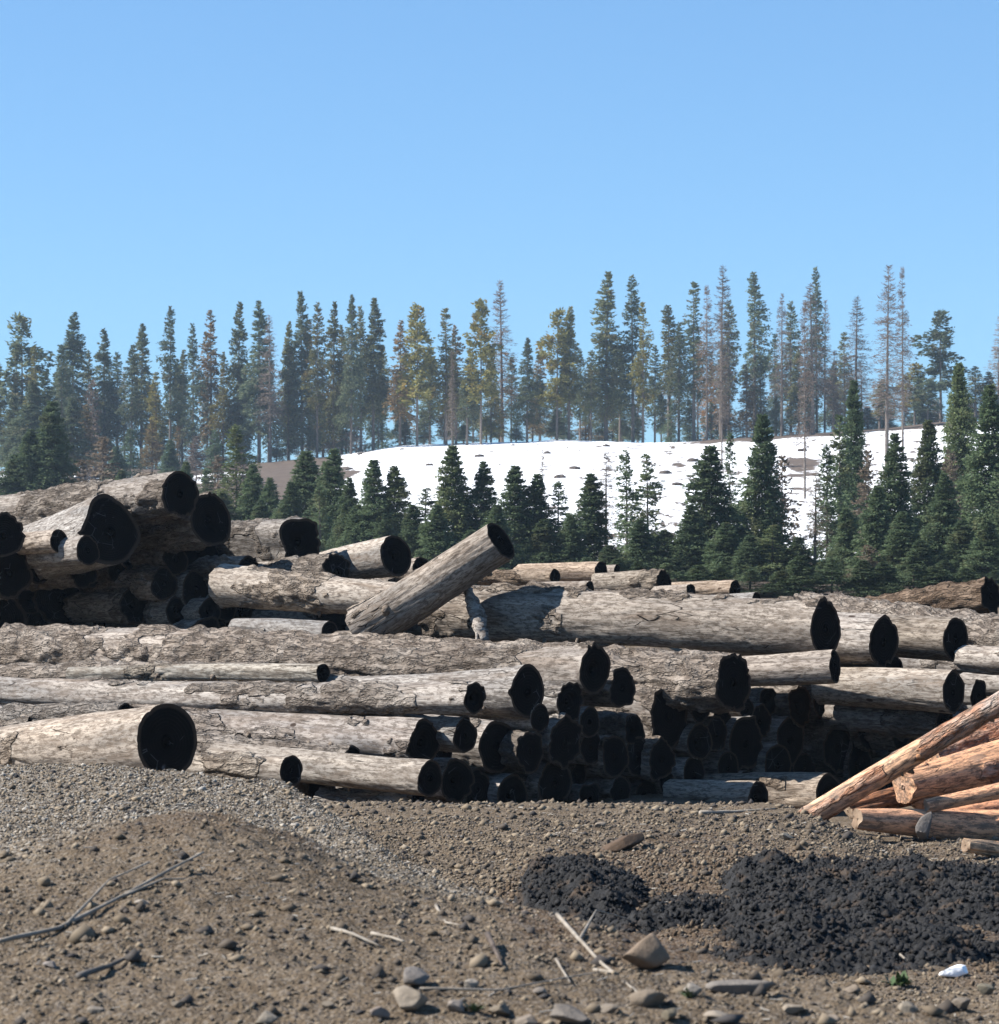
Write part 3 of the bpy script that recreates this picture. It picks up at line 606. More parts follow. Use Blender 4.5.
# ---- inner logs added to fill gaps in the face, block light and hide lit sides
def filler():
    c, s = 0.743, 0.669; cs = []
    for (A, B, ra, rb) in CROSS: cs.append((A, B, max(ra, rb)))
    rs = random.Random(3); cnt = 0; cnt_row = {}; ORDS = ['first', 'second', 'third', 'fourth', 'fifth', 'sixth', 'seventh', 'eighth', 'ninth', 'tenth', 'eleventh', 'twelfth', 'thirteenth', 'fourteenth', 'fifteenth', 'sixteenth', 'seventeenth', 'eighteenth', 'nineteenth', 'twentieth']
    discs = []      # cross sections near the face: (u, z, r)
    for (A, B, r) in cs:
        t = c*A.x - s*A.y
        if -20.5 < t < -15.5: discs.append((s*A.x + c*A.y, A.z, r))
    def top_at(u): return np.interp(u, [16.5, 18.3, 19.6, 21.0, 21.8, 24, 26.5, 28.5], [-2.02, -1.95, -1.66, -1.55, -1.45, -1.42, -1.40, -1.50]) + CZ
    BIN = []
    for rad_ in (0.24, 0.21, 0.18, 0.15, 0.12):
        for _ in range(1500):
            u = rs.uniform(17.4, 28.3); z = rs.uniform(CZ-2.36, CZ-1.42)
            if z + rad_*0.9 > top_at(u) or z - rad_ < CZ - 2.5: continue
            if all(math.hypot(u-d[0], z-d[1]) > (rad_ + d[2])*0.93 for d in discs):
                discs.append((u, z, rad_)); BIN.append((u, z, rad_))
    BIN.sort()
    BANDS = {0: 'low', 1: 'mid', 2: 'high'}
    for (u, z, r) in BIN:
        t = T0 - 0.12 - rs.random()*0.35 - (0.5 if u < 19.5 else 0)
        x = s*u + c*t; Y = c*u - s*t; A = Vector((x, Y, z)); B = A + Vector((-c*6.5, s*6.5, 0.0))
        b = 0 if z < CZ-2.1 else (1 if z < CZ-1.8 else 2); n_ = cnt_row.get(b, 0); cnt_row[b] = n_+1
        log_at(A, B, r, r*0.9, 'added shaded inner log %s in the stack face, %s from the left' % (BANDS[b], ORDS[n_] if n_ < 20 else 'last'), 0.5, (0.9, 0.88, 0.86), group='inner logs added to fill the stack', res=0.10, nT=30, cat='log')
        cnt += 1
    LP = [(40, 566, 13, 39.0), (118, 571, 12, 38.8), (92, 577, 10, 39.0), (170, 602, 14, 39.0), (140, 604, 14, 39.2), (30, 601, 13, 39.0), (172, 556, 12, 38.7), (38, 623, 13, 39.1), (226, 606, 15, 38.7), (186, 621, 13, 39.0), (216, 630, 12, 38.7), (130, 560, 10, 38.9), (165, 578, 10, 38.9), (225, 575, 12, 39.0), (100, 630, 10, 39.2)]  # added log ends that darken the gaps of the left pile
    for n_, (px, py, r, Y) in enumerate(sorted(LP)):
        log(px, py, r, px-90, py+2, 'small shaded log added in the upper left pile, %s from the left' % ORDS[n_], Y=Y, th=46, group='small logs added in the upper left pile', res=0.08, nT=32, bark=0.5)
    # under the upper left pile and the middle row
    BK = [150, 90, 30, 205, 240, 290, 330, 280, 345, 395, 390, 440]
    for (px, py, Y, rr) in ((150, 652, 38.6, .34), (90, 655, 38.8, .34), (30, 648, 39.4, .20), (205, 640, 38.2, .32), (240, 610, 39.0, .34), (290, 612, 39.4, .34), (330, 625, 38.5, .34),
                            (280, 578, 39.8, .28), (345, 606, 39.8, .3), (395, 600, 39.6, .28), (390, 632, 38.6, .3), (440, 618, 39.4, .3)):
        log(px, py, rr*pxm(Y), px-130, py+2, '%s shaded supporting log from the left behind the long bark log' % ORDS[sorted(BK).index(px)].capitalize(), Y=Y, th=42, group='inner logs of the back row', res=0.12, nT=28, bark=0.5)
    return cnt
print('filler', filler())

# splintered slab under the leaning log
def slab():
    a = P(468, 590, 31.9); b = P(484, 642, 31.4)
    e = empty('wood_slab', a, 'splintered upright wood slab propped beneath the leaning log', 'wood slab')
    me = taper_tube('slab_body', [Vector((0, 0, 0)), (b-a)*0.5 + Vector((0.02, 0, 0)), (b-a)], [0.05, 0.085, 0.05], M_LOG, 9, 0.35, 4, 8)
    link('slab_body', me, e)
    me = taper_tube('splinter', [(b-a)*0.6, (b-a)*1.04 + Vector((-0.09, -0.03, 0))], [0.04, 0.008], M_LOG, 6, 0.2, 6)
    link('splinter', me, e)
slab()

# =================================================================== TREES
def needle_mat(name, a, b, c):
    k = N(name, 0.9, 0.05); k.alb = 0.85
    oi = k.n('ObjectInfo')
    v = k.co((1, 1, 1))
    col = k.mix(k.ramp(k.noise(v, 1.3, 4, 0.6), [(0.35, 0.0), (0.65, 1.0)]), a, b)
    col = k.mix(k.ramp(k.noise(v, 0.35, 3, 0.6), [(0.55, 0.0), (0.7, 0.6)]), col, c)
    col = k.mix(1.0, col, oi.outputs['Color'], 'MULTIPLY')
    k.fin(col); tr = k.n('BsdfTranslucent'); k.t.links.new(col, tr.inputs[0]); mx = k.n('MixShader'); mx.inputs[0].default_value = 0.3
    k.t.links.new(k.b.outputs[0], mx.inputs[1]); k.t.links.new(tr.outputs[0], mx.inputs[2]); k.t.links.new(mx.outputs[0], k.o.inputs[0])
    return k.m
M_NEED = needle_mat('fir_needles', (0.082, 0.122, 0.078), (0.13, 0.172, 0.10), (0.165, 0.155, 0.09))
M_RIDGE = needle_mat('ridge_needles', (0.085, 0.115, 0.075), (0.14, 0.165, 0.095), (0.20, 0.16, 0.095))
M_RUST = needle_mat('rusty_needles', (0.14, 0.12, 0.06), (0.24, 0.165, 0.085), (0.26, 0.14, 0.075))
M_TWIG = needle_mat('bare_twigs', (0.13, 0.10, 0.082), (0.19, 0.155, 0.13), (0.20, 0.135, 0.10))
def bark_mat():
    k = N('tree_bark', 0.9, 0.15)
    v = k.co((6, 6, 1.2))
    col = k.mix(k.ramp(k.noise(v, 2.0, 5, 0.7), [(0.35, 0.0), (0.65, 1.0)]), (0.10, 0.08, 0.066), (0.27, 0.225, 0.19))
    return k.fin(col, k.bump(k.noise(v, 4, 4), 0.05, 0.6))
M_TBARK = bark_mat()

def conifer(seed, H, R0, cb, prof, spray, nb, per, droop, gap=0.0, tuft=0.0, twigs=False):
    """trunk and crown meshes of one conifer, base at the origin.
    cb crown base (fraction), prof radius profile f(0..1 from crown base to top), spray size, nb branches, per sprays per metre of branch"""
    rs = np.random.RandomState(seed)
    lean = rs.uniform(-0.012, 0.012, 2)*H
    def axis(z): t = z/H; return np.stack([lean[0]*t*t, lean[1]*t*t, z], -1)
    # trunk
    nz, nr = 14, 7; zz = np.linspace(-0.6, H*0.985, nz); rt = np.maximum(0.0105*H*(1-zz/H)**0.9 + 0.012, 0.012)
    ang = np.arange(nr)/nr*2*math.pi
    TV = axis(zz)[:, None, :] + np.stack([np.cos(ang)[None]*rt[:, None], np.sin(ang)[None]*rt[:, None], np.zeros((nz, nr))], -1)
    TV = TV.reshape(-1, 3); TF = [grid_faces(nz, nr, True)]
    # branches
    f = rs.rand(nb)**0.85; f = np.sort(f); f[-3:] = [0.96, 0.98, 0.99]
    z0 = H*(cb + (1-cb)*f)*1.0
    al = rs.rand(nb)*2*math.pi
    # asymmetry: some sides lack branches
    side = 1 + gap*np.sin(al + rs.uniform(0, 6)) * np.sin(f*rs.uniform(5, 11) + rs.uniform(0, 6))
    ln = R0*np.array([prof(t) for t in f])*rs.uniform(0.62, 1.12, nb)*side + 0.12
    rise = np.interp(f, [0, 0.5, 1], [-0.22-droop, -0.05-droop*0.6, 0.65])
    # wood of branches as thin 3-sided spikes
    BV, BF = [], []
    sel = np.arange(nb) if twigs else np.arange(0, nb, 2)
    d = np.stack([np.cos(al), np.sin(al), rise], -1)
    a0 = axis(z0); bw = 0.0016*H*(1-f)+0.012
    for i in sel:
        p0 = a0[i]; p1 = p0 + d[i]*ln[i]
        perp = np.array([-math.sin(al[i]), math.cos(al[i]), 0])*bw[i]; upv = np.array([0, 0, bw[i]*1.2])
        b0 = len(BV); BV += [p0+perp, p0-perp, p0+upv*1.3, p1]
        BF += [(b0, b0+2, b0+3), (b0+2, b0+1, b0+3), (b0+1, b0, b0+3)]
    # few dead twigs under the crown
    if cb > 0.15:
        for _ in range(26):
            z = H*rs.uniform(0.1*1, cb); a = rs.rand()*6.28; l = rs.uniform(0.3, 1.0)*R0*0.5
            p0 = axis(np.array(z)); p1 = p0+np.array([math.cos(a)*l, math.sin(a)*l, -0.1*l]); w_ = 0.025
            perp = np.array([-math.sin(a), math.cos(a), 0])*w_
            b0 = len(BV); BV += [p0+perp, p0-perp, p0+np.array([0, 0, w_*1.5]), p1]
            BF += [(b0, b0+2, b0+3), (b0+2, b0+1, b0+3), (b0+1, b0, b0+3)]
    off = len(TV); TV = np.concatenate([TV, np.array(BV)]); TF.append(np.array(BF)+off)
    trunk = mesh('trunk', TV, TF, M_TBARK, True)
    # sprays
    cnt = np.maximum(2, (ln*per).astype(int)); I = np.repeat(np.arange(nb), cnt); n = len(I)
    s = rs.rand(n)**0.7
    lat = rs.uniform(-1, 1, n)*(0.34*ln[I]*(1-0.5*s)+0.05)
    dz = rs.uniform(-0.6, 0.45, n)*0.26*ln[I]
    dI = d[I]; per_ = np.stack([-np.sin(al[I]), np.cos(al[I]), np.zeros(n)], -1)
    sag = -(s**2)*droop*0.4*ln[I]
    cpt = a0[I] + dI*(s*ln[I])[:, None] + per_*lat[:, None] + np.stack([np.zeros(n), np.zeros(n), dz+sag], -1)
    if tuft:      # pull sprays into clumps at the branch ends
        cc = a0[I] + dI*(np.where(s > 0.5, 0.95, 0.5)*ln[I])[:, None]
        cpt = cpt*(1-tuft) + cc*tuft + rs.normal(0, 0.16*R0*0.5, (n, 3))
    sz = spray*rs.uniform(0.5, 1.25, n)
    dirv = dI*0.8 + per_*(np.sign(lat)*rs.uniform(0.2, 1.0, n))[:, None] + rs.normal(0, 0.35, (n, 3)); dirv /= np.linalg.norm(dirv, axis=1)[:, None]
    up = rs.normal(0, 0.8, (n, 3)); up[:, 2] += 0.5
    wv = np.cross(dirv, up); wv /= np.linalg.norm(wv, axis=1)[:, None]+1e-9
    if twigs: wv = wv*0.3
    q = np.stack([cpt - dirv*(sz*0.55)[:, None], cpt + wv*(sz*0.30)[:, None], cpt + dirv*(sz*0.75)[:, None], cpt - wv*(sz*0.30)[:, None]], 1)
    q[:, 1, 2] -= sz*0.06; q[:, 3, 2] -= sz*0.06
    CV = q.reshape(-1, 3); CF = np.arange(len(CV)).reshape(-1, 4)
    return trunk, CV, CF

def crown_mesh(CV, CF, mat): return mesh('crown', CV, CF, mat, False)
cone = lambda t: (1-t)**0.85*(0.55+0.45*min(1, t*6+0.3))+0.03
col_ = lambda t: (1-t)**0.7*(0.7+0.3*min(1, t*5))*0.85+0.04
pond = lambda t: math.sin(min(1, (1-t)*1.08+0.02)*math.pi*0.62)**0.8*(0.85+0.15*math.sin(t*14))
PROTO = {}
def proto(kind, i, *a, mat=None, **k):
    tr, CV, CF = conifer(*a, **k); PROTO.setdefault(kind, []).append((tr, crown_mesh(CV, CF, mat), a[1], a[2]))
for i in range(6):   # young dense firs, foliage to the ground (height 12, radius 2.6)
    proto('fir', i, 100+i, 12.0, 2.7, 0.03, cone, 0.22, 560, 34, 0.18, mat=M_NEED, gap=0.25)
for i in range(3):   # looser young firs
    proto('loose', i, 130+i, 12.0, 2.4, 0.05, cone, 0.25, 200, 20, 0.1, mat=M_NEED, gap=0.5)
for i in range(5):   # ridge firs, crown from 1/4 up
    proto('ridge', i, 200+i, 24.0, 3.3, 0.10+0.05*i, cone, 0.36, 360, 17, 0.22, mat=M_RIDGE, gap=0.45)
for i in range(4):   # slim ridge firs with high open crowns
    proto('high', i, 230+i, 24.0, 2.9, 0.20+0.06*i, col_, 0.36, 260, 13, 0.18, mat=M_RIDGE, gap=0.6)
for i in range(3):   # ponderosa-like clumped crowns
    proto('pine', i, 260+i, 22.0, 3.4, 0.30, pond, 0.6, 130, 13, -0.05, mat=M_RIDGE, gap=0.5, tuft=0.55)
for i in range(3):   # rust-tinged
    proto('rust', i, 290+i, 22.0, 2.9, 0.22, cone, 0.38, 250, 12, 0.15, mat=M_RUST, gap=0.5)
for i in range(4):   # leafless larches
    proto('larch', i, 320+i, 25.0, 2.9, 0.26, cone, 0.50, 260, 7, 0.05, mat=M_TWIG, gap=0.3, twigs=True)
for i in range(2):   # brown dense shrubs-trees
    proto('brown', i, 350+i, 9.0, 2.2, 0.05, cone, 0.32, 170, 9, 0.0, mat=M_TWIG, gap=0.4)

NAMES = {'fir': ('fir_tree', 'fir tree'), 'loose': ('fir_tree', 'fir tree'), 'ridge': ('fir_tree', 'fir tree'), 'high': ('fir_tree', 'fir tree'),
         'pine': ('pine_tree', 'pine tree'), 'rust': ('larch_tree', 'larch tree'), 'larch': ('larch_tree', 'larch tree'), 'brown': ('bare_tree', 'bare tree')}
DESC = {'fir': 'dense green young fir', 'loose': 'loose open young fir', 'ridge': 'full conical fir', 'high': 'slim bare-trunked fir',
        'pine': 'clumpy-crowned pine', 'rust': 'rust-tinged conifer', 'larch': 'leafless grey-brown larch', 'brown': 'brown leafless bushy tree'}
TREES = []
def slope_Y(px, py):
    """depth where the terrain is seen at this pixel"""
    Y = np.linspace(106, 388, 140); x = (px - W_/2)/F_*Y
    p = HOR - far_rel(x, Y)/Y*F_
    i = np.where(p <= py)[0]
    return float(Y[i[0]]) if len(i) else 388.0
def tree(kind, px, top, wpx=None, base=None, Y=None, var=None, tint=(1, 1, 1), zone='ridge'):
    TREES.append(dict(kind=kind, px=px, top=top, w=wpx, base=base, Y=Y, var=var, tint=tint, zone=zone))

# ---- the ridge, left to right: (kind, px, top row, full crown width in px)
ridge_list = [
 ('ridge', -4, 362, 36), ('pine', 22, 317, 38), ('high', 34, 346, 20), ('ridge', 57, 372, 34), ('ridge', 72, 313, 40), ('high', 88, 350, 26), ('ridge', 104, 328, 34), ('high', 117, 352, 26),
 ('high', 131, 345, 26), ('ridge', 141, 324, 34), ('high', 156, 372, 24), ('high', 170, 306, 27), ('high', 182, 350, 22), ('high', 193, 323, 24), ('rust', 211, 309, 34), ('high', 223, 352, 22), ('ridge', 238, 301, 32), ('ridge', 259, 301, 40),
 ('larch', 270, 315, 28), ('ridge', 288, 322, 24), ('ridge', 302, 291, 34), ('rust', 309, 320, 26), ('high', 317, 302, 24), ('rust', 323, 357, 28), ('ridge', 333, 301, 28), ('high', 342, 325, 22), ('ridge', 351, 295, 26),
 ('high', 361, 306, 24), ('ridge', 373, 298, 34), ('high', 382, 345, 22), ('rust', 400, 320, 28), ('pine', 417, 306, 32), ('high', 430, 345, 20), ('high', 446, 308, 28), ('rust', 456, 325, 26), ('high', 467, 358, 24), ('pine', 481, 302, 30), ('ridge', 491, 348, 22),
 ('larch', 502, 280, 34), ('ridge', 527, 338, 26), ('high', 540, 375, 26), ('pine', 557, 311, 30), ('ridge', 569, 307, 30), ('high', 580, 350, 20), ('high', 591, 350, 22), ('ridge', 606, 271, 44), ('high', 620, 350, 24), ('high', 633, 275, 32), ('high', 643, 302, 24), ('high', 655, 345, 20),
 ('high', 669, 305, 34), ('high', 679, 322, 26), ('high', 694, 282, 32), ('larch', 707, 285, 24), ('brown', 711, 362, 24), ('larch', 721, 265, 34), ('high', 729, 300, 28), ('high', 755, 272, 32), ('rust', 747, 365, 24), ('high', 761, 352, 26), ('larch', 782, 293, 26), ('high', 791, 301, 26),
 ('ridge', 799, 350, 28), ('larch', 813, 283, 36), ('high', 817, 267, 24), ('larch', 825, 300, 20), ('larch', 834, 350, 26), ('larch', 856, 296, 36), ('high', 845, 332, 26), ('pine', 915, 364, 26), ('high', 880, 385, 26), ('pine', 928, 380, 26), ('pine', 941, 311, 36), ('high', 976, 366, 26), ('larch', 999, 316, 28), ('high', 990, 372, 22)]
rt = random.Random(11)
for (kd, px, top, wd) in ridge_list:
    Y = 388 + rt.uniform(-6, 22)
    tree(kd, px, top, wd, None, Y, tint=((lambda g, h: (g*(1+h), g*(1+h*0.35), g*(1-h*0.5)))(rt.uniform(0.75, 1.25), rt.choice([0, 0.1, 0.25, 0.45, 0.7]))))
for i in range(38):
    px = -10 + i*27.2 + rt.uniform(-7, 7); lo = float(np.interp(px, [0, 300, 500, 850, 1000], [372, 352, 352, 345, 392]))
    tree(rt.choice(['high', 'high', 'ridge', 'rust', 'larch']), px, lo + rt.uniform(-14, 30), rt.uniform(20, 28), None, 412 + rt.uniform(0, 18), tint=(rt.uniform(0.85, 1.25),)*3, zone='back')
for i in range(58):
    px = -12 + i*17.6 + rt.uniform(-7, 7); lo = float(np.interp(px, [0, 120, 330, 500, 700, 850, 1000], [436, 440, 420, 408, 405, 400, 398]))
    tree(rt.choice(['ridge', 'ridge', 'loose', 'brown', 'rust']), px, lo + rt.uniform(-16, 16), rt.uniform(17, 28), None, 396 + rt.uniform(0, 14), tint=(rt.uniform(0.95, 1.35),)*3, zone='under')
for (kd, px, top, wd, b) in (('loose', 130, 428, 30, 486), ('rust', 152, 420, 26, 480), ('fir', 170, 440, 28, 488), ('brown', 196, 436, 28, 482), ('rust', 84, 405, 34, 482), ('fir', 116, 446, 28, 488), ('loose', 215, 430, 26, 486), ('brown', 240, 452, 30, 488), ('ridge', 30, 380, 40, 482)):
    tree(kd, px, top, wd, b, zone='slope')
# the two bare giants and other trees rooted on the slope below the crest
tree('larch', 887, 265, 38, 470, zone='slope'); tree('larch', 903, 266, 22, 462, zone='slope'); tree('larch', 805, 300, 20, 500, zone='slope')
tree('larch', 722, 300, 16, 470, zone='slope'); tree('larch', 452, 350, 12, 470, zone='slope')
# background thicket on the far left of the ridge
for (kd, px, top, wd, b) in (('ridge', 45, 372, 46, 480), ('ridge', 12, 395, 30, 482), ('ridge', 70, 398, 40, 482), ('brown', 92, 380, 30, 480), ('high', 62, 345, 26, 476)):
    tree(kd, px, top, wd, b, zone='slope')
# ---- young trees on the lower slope: (kind, px, top, width, base row)
low = [
 ('fir', 14, 455, 46, 520), ('fir', 52, 402, 52, 520), ('fir', 30, 430, 40, 520), ('brown', 103, 437, 42, 505), ('brown', 80, 460, 34, 505), ('fir', 122, 470, 26, 515), ('fir', 186, 462, 30, 530), ('brown', 218, 455, 30, 510), ('loose', 236, 425, 44, 545),
 ('fir', 252, 464, 34, 550), ('fir', 270, 478, 30, 552), ('fir', 306, 451, 50, 556), ('fir', 334, 449, 42, 562), ('fir', 374, 460, 40, 572), ('fir', 394, 466, 40, 572), ('fir', 413, 505, 36, 585), ('loose', 425, 488, 44, 580),
 ('fir', 453, 446, 48, 578), ('fir', 437, 505, 40, 588), ('fir', 482, 462, 40, 578), ('fir', 497, 505, 40, 590), ('fir', 515, 466, 46, 584), ('fir', 537, 474, 40, 584), ('loose', 558, 480, 36, 584), ('fir', 570, 515, 36, 590), ('fir', 590, 474, 46, 588), ('fir', 545, 520, 40, 590),
 ('larch', 542, 448, 12, 560), ('larch', 606, 452, 26, 580), ('loose', 627, 450, 38, 590), ('loose', 648, 454, 40, 586), ('fir', 640, 520, 40, 594), ('fir', 665, 530, 40, 594), ('fir', 709, 446, 60, 590), ('loose', 730, 432, 24, 575), ('fir', 690, 505, 40, 594), ('fir', 725, 523, 44, 596),
 ('fir', 762, 415, 48, 588), ('brown', 782, 455, 34, 575), ('loose', 772, 525, 44, 598), ('fir', 797, 537, 40, 598), ('fir', 750, 535, 36, 598),
 ('loose', 827, 445, 34, 585), ('loose', 840, 415, 42, 580), ('fir', 854, 381, 34, 560), ('larch', 815, 470, 26, 590), ('fir', 846, 508, 32, 596), ('fir', 876, 486, 44, 598), ('brown', 868, 450, 30, 570), ('fir', 895, 434, 46, 592), ('fir', 902, 512, 44, 600),
 ('fir', 929, 420, 44, 585), ('fir', 943, 474, 42, 596), ('brown', 950, 450, 34, 570), ('fir', 959, 364, 44, 560), ('fir', 962, 520, 44, 600), ('fir', 989, 386, 56, 588), ('fir', 920, 540, 40, 602), ('fir', 988, 520, 44, 602), ('loose', 1008, 440, 44, 590), ('brown', 868, 545, 30, 600),
 ('fir', 610, 545, 34, 594), ('fir', 470, 530, 40, 590), ('fir', 385, 520, 36, 585), ('fir', 358, 505, 34, 572), ('fir', 285, 505, 34, 562), ('fir', 945, 560, 34, 604), ('fir', 825, 560, 30, 602)]
low += [('loose', 205, 468, 30, 535), ('fir', 222, 492, 32, 550), ('fir', 290, 482, 32, 560), ('fir', 349, 478, 30, 570), ('brown', 166, 476, 30, 525), ('fir', 146, 480, 26, 525), ('fir', 262, 500, 30, 555), ('loose', 320, 486, 34, 565), ('fir', 200, 498, 26, 540)]
low += [('fir' if i % 3 else 'loose', 345 + i*27 + (i*37 % 11) - 5, 556 + (i*53 % 17), 34 + (i*29 % 9), 606) for i in range(25)]
for (kd, px, top, wd, b) in low:
    g = rt.uniform(0.8, 1.15)
    warm = (px in (453, 959, 648, 772, 394, 236))
    tree(kd, px, top, wd, b, tint=((g*1.25, g*1.1, g*0.85) if warm else (g*1.08, g*1.06, g*0.92)), zone='low')

ORD = ['first', 'second', 'third', 'fourth', 'fifth', 'sixth', 'seventh', 'eighth', 'ninth', 'tenth', 'eleventh', 'twelfth', 'thirteenth', 'fourteenth', 'fifteenth', 'sixteenth', 'seventeenth', 'eighteenth', 'nineteenth', 'twentieth',
       'twenty-first', 'twenty-second', 'twenty-third', 'twenty-fourth', 'twenty-fifth', 'twenty-sixth', 'twenty-seventh', 'twenty-eighth', 'twenty-ninth', 'thirtieth']
def third(px): return 0 if px < 333 else (1 if px < 666 else 2)
AREA = ['left', 'middle', 'right']
ZN = {'back': 'in the row behind', 'under': 'low under the skyline row', 'ridge': 'on the skyline', 'slope': 'on the snow slope', 'low': 'on the lower slope'}
cntr = {}
TREES.sort(key=lambda t: t['px'])
vcount = {}
for t in TREES:
    kd, px = t['kind'], t['px']; key = (DESC[kd], t['zone'], third(px)); cntr[key] = cntr.get(key, 0)+1
    label = '%s %s, %s from left, %s third' % (DESC[kd], ZN[t['zone']], ORD[cntr[key]-1], AREA[third(px)])
    if t['zone'] == 'low':
        Y = float(np.interp(t['base'], [505, 545, 572, 590, 604, 606], [215, 165, 140, 122, 112, 98]))
    elif t['zone'] == 'slope': Y = slope_Y(px, t['base'])
    else: Y = t['Y']
    x = (px - W_/2)/F_*Y; zb = terrain_z(x, Y)
    topz = P(px, t['top'], Y).z
    vi = vcount.get(kd, 0); vcount[kd] = vi+1
    tr, cr, H0, R0 = PROTO[kd][vi % len(PROTO[kd])]
    Hh = topz - zb; sz = Hh/H0; sxy = (t['w']/2/pxm(Y))/(R0*0.92)*(1.42 if t['zone'] == 'low' else 1.2)
    nm, cat = NAMES[kd]
    e = empty(nm, (x, Y, zb), label, cat, {'ridge': 'trees along the ridge skyline', 'back': 'trees behind the skyline row', 'under': 'low trees between the ridge trunks', 'slope': 'trees rooted on the snow slope', 'low': 'young trees on the lower slope'}[t['zone']])
    e.rotation_euler = (0, 0, rt.uniform(0, 6.28)); e.scale = (sxy, sxy, sz)
    link('trunk', tr, e); link('crown', cr, e, color=t['tint'] if len(t['tint']) == 3 else (1, 1, 1))
print('trees', len(TREES))

# =================================================================== ROCKS, STICKS, MUD
def stone_mat():
    k = N('stone', 0.9, 0.2); oi = k.n('ObjectInfo')
    col = k.mix(k.ramp(k.noise(k.co(), 9, 5, 0.7), [(0.3, 0.0), (0.7, 1.0)]), (0.15, 0.13, 0.108), (0.25, 0.222, 0.19))
    col = k.mix(1.0, col, oi.outputs['Color'], 'MULTIPLY')
    return k.fin(col, k.bump(k.noise(k.co(), 25, 5, 0.7), 0.012, 0.8))
M_STONE = stone_mat()
def pebble_mat():
    k = N('loose_pebbles', 0.9, 0.2)
    col = k.ramp(k.attr('tone'), [(0.0, (0.06, 0.054, 0.052)), (0.3, (0.14, 0.108, 0.075)), (0.65, (0.30, 0.24, 0.17)), (0.9, (0.32, 0.30, 0.27)), (1.0, (0.5, 0.45, 0.38))])
    return k.fin(col)
M_PEB = pebble_mat()
def gz(x, Y): return float(ground_fine(np.array([x]), np.array([Y]))[0]) + CZ
ray_Y = np.linspace(8, 24, 1600)
def on_ground(px, py):
    """the nearest ground point seen at this pixel"""
    x = (px - W_/2)/F_*ray_Y; p = HOR - ground_rel(x, ray_Y)/ray_Y*F_
    i = np.where(p <= py)[0]; Y = float(ray_Y[i[0]]) if len(i) else 22.0
    X = (px - W_/2)/F_*Y
    return Vector((X, Y, gz(X, Y)))

def icos(n=2):
    t = (1+5**0.5)/2
    V = [Vector(v).normalized() for v in ((-1, t, 0), (1, t, 0), (-1, -t, 0), (1, -t, 0), (0, -1, t), (0, 1, t), (0, -1, -t), (0, 1, -t), (t, 0, -1), (t, 0, 1), (-t, 0, -1), (-t, 0, 1))]
    Fs = [(0, 11, 5), (0, 5, 1), (0, 1, 7), (0, 7, 10), (0, 10, 11), (1, 5, 9), (5, 11, 4), (11, 10, 2), (10, 7, 6), (7, 1, 8), (3, 9, 4), (3, 4, 2), (3, 2, 6), (3, 6, 8), (3, 8, 9), (4, 9, 5), (2, 4, 11), (6, 2, 10), (8, 6, 7), (9, 8, 1)]
    for _ in range(n):
        mid = {}; nf = []
        def m(a, b):
            k = (min(a, b), max(a, b))
            if k not in mid: V.append(((V[a]+V[b])/2).normalized()); mid[k] = len(V)-1
            return mid[k]
        for a, b, c in Fs:
            ab, bc, ca = m(a, b), m(b, c), m(c, a); nf += [(a, ab, ca), (b, bc, ab), (c, ca, bc), (ab, bc, ca)]
        Fs = nf
    return np.array([tuple(v) for v in V]), np.array(Fs)
IV, IF = icos(3)
def rock(px, py, wpx, hpx, label, tint=(1, 1, 1), name='rock', seed=0, depth=0.9, tilt=0.0, mat=None, sink=0.38):
    p = on_ground(px, py + hpx*0.4); s = 1/pxm(p.y)
    rs = np.random.RandomState(seed+900)
    V = IV.copy()
    for _ in range(12):      # flat facets
        n = rs.normal(0, 1, 3); n /= np.linalg.norm(n); dd = rs.uniform(0.42, 0.72)
        ex = np.maximum(V@n - dd, 0); V -= ex[:, None]*n[None]*0.92
    V *= (1 + 0.06*fbm(V[:, 0]*2.5+seed, V[:, 1]*2.5, V[:, 2]*2.5, 3, seed))[:, None]
    w, h = wpx*s/2*1.15, hpx*s/2*1.15
    V = V*np.array([w, w*depth, h]); c, s2 = math.cos(tilt), math.sin(tilt)
    V = V@np.array([[c, 0, -s2], [0, 1, 0], [s2, 0, c]]).T
    o = link(name, mesh(name, V, IF, mat or M_STONE, True), None, (p.x, p.y, p.z + h*(1-sink)), tint)
    tag(o, label, 'rock', 'rocks lying in the dirt'); return o
rock(647, 950, 54, 42, 'big tan angular rock with a shaded right side in front of the black mud', (1.15, 0.98, 0.84), seed=6, tilt=-0.4, sink=0.5, depth=0.6)
rock(418, 978, 40, 20, 'grey flat rock at the bottom beside a thin dry stick', (1.0, 1.0, 1.05), seed=2)
rock(412, 1003, 44, 22, 'pale tan slab of rock near the bottom edge, left of the green sprout', (1.25, 1.18, 1.08), seed=3)
rock(568, 1016, 44, 22, 'rounded grey rock cut by the bottom edge of the photo', (0.95, 0.93, 0.93), seed=4)
rock(528, 1014, 24, 18, 'smaller pale rock just left of the rounded grey rock', (1.2, 1.12, 1.05), seed=5)
rock(268, 1018, 28, 16, 'pale stone at the bottom edge in the left half', (1.15, 1.12, 1.05), seed=6)
rock(742, 988, 66, 18, 'long low greyish rock below the black mud', (0.95, 0.95, 0.98), seed=7, depth=0.6)
rock(650, 998, 38, 20, 'brownish rock below the big tan angular rock', (0.95, 0.86, 0.76), seed=8)
rock(692, 997, 22, 16, 'small white-grey stone between two larger rocks at the bottom', (1.3, 1.3, 1.3), seed=9)
rock(923, 828, 19, 34, 'narrow grey stone standing upright against the pinkish log', (0.9, 0.92, 1.0), seed=21, tilt=-0.2, sink=0.2)
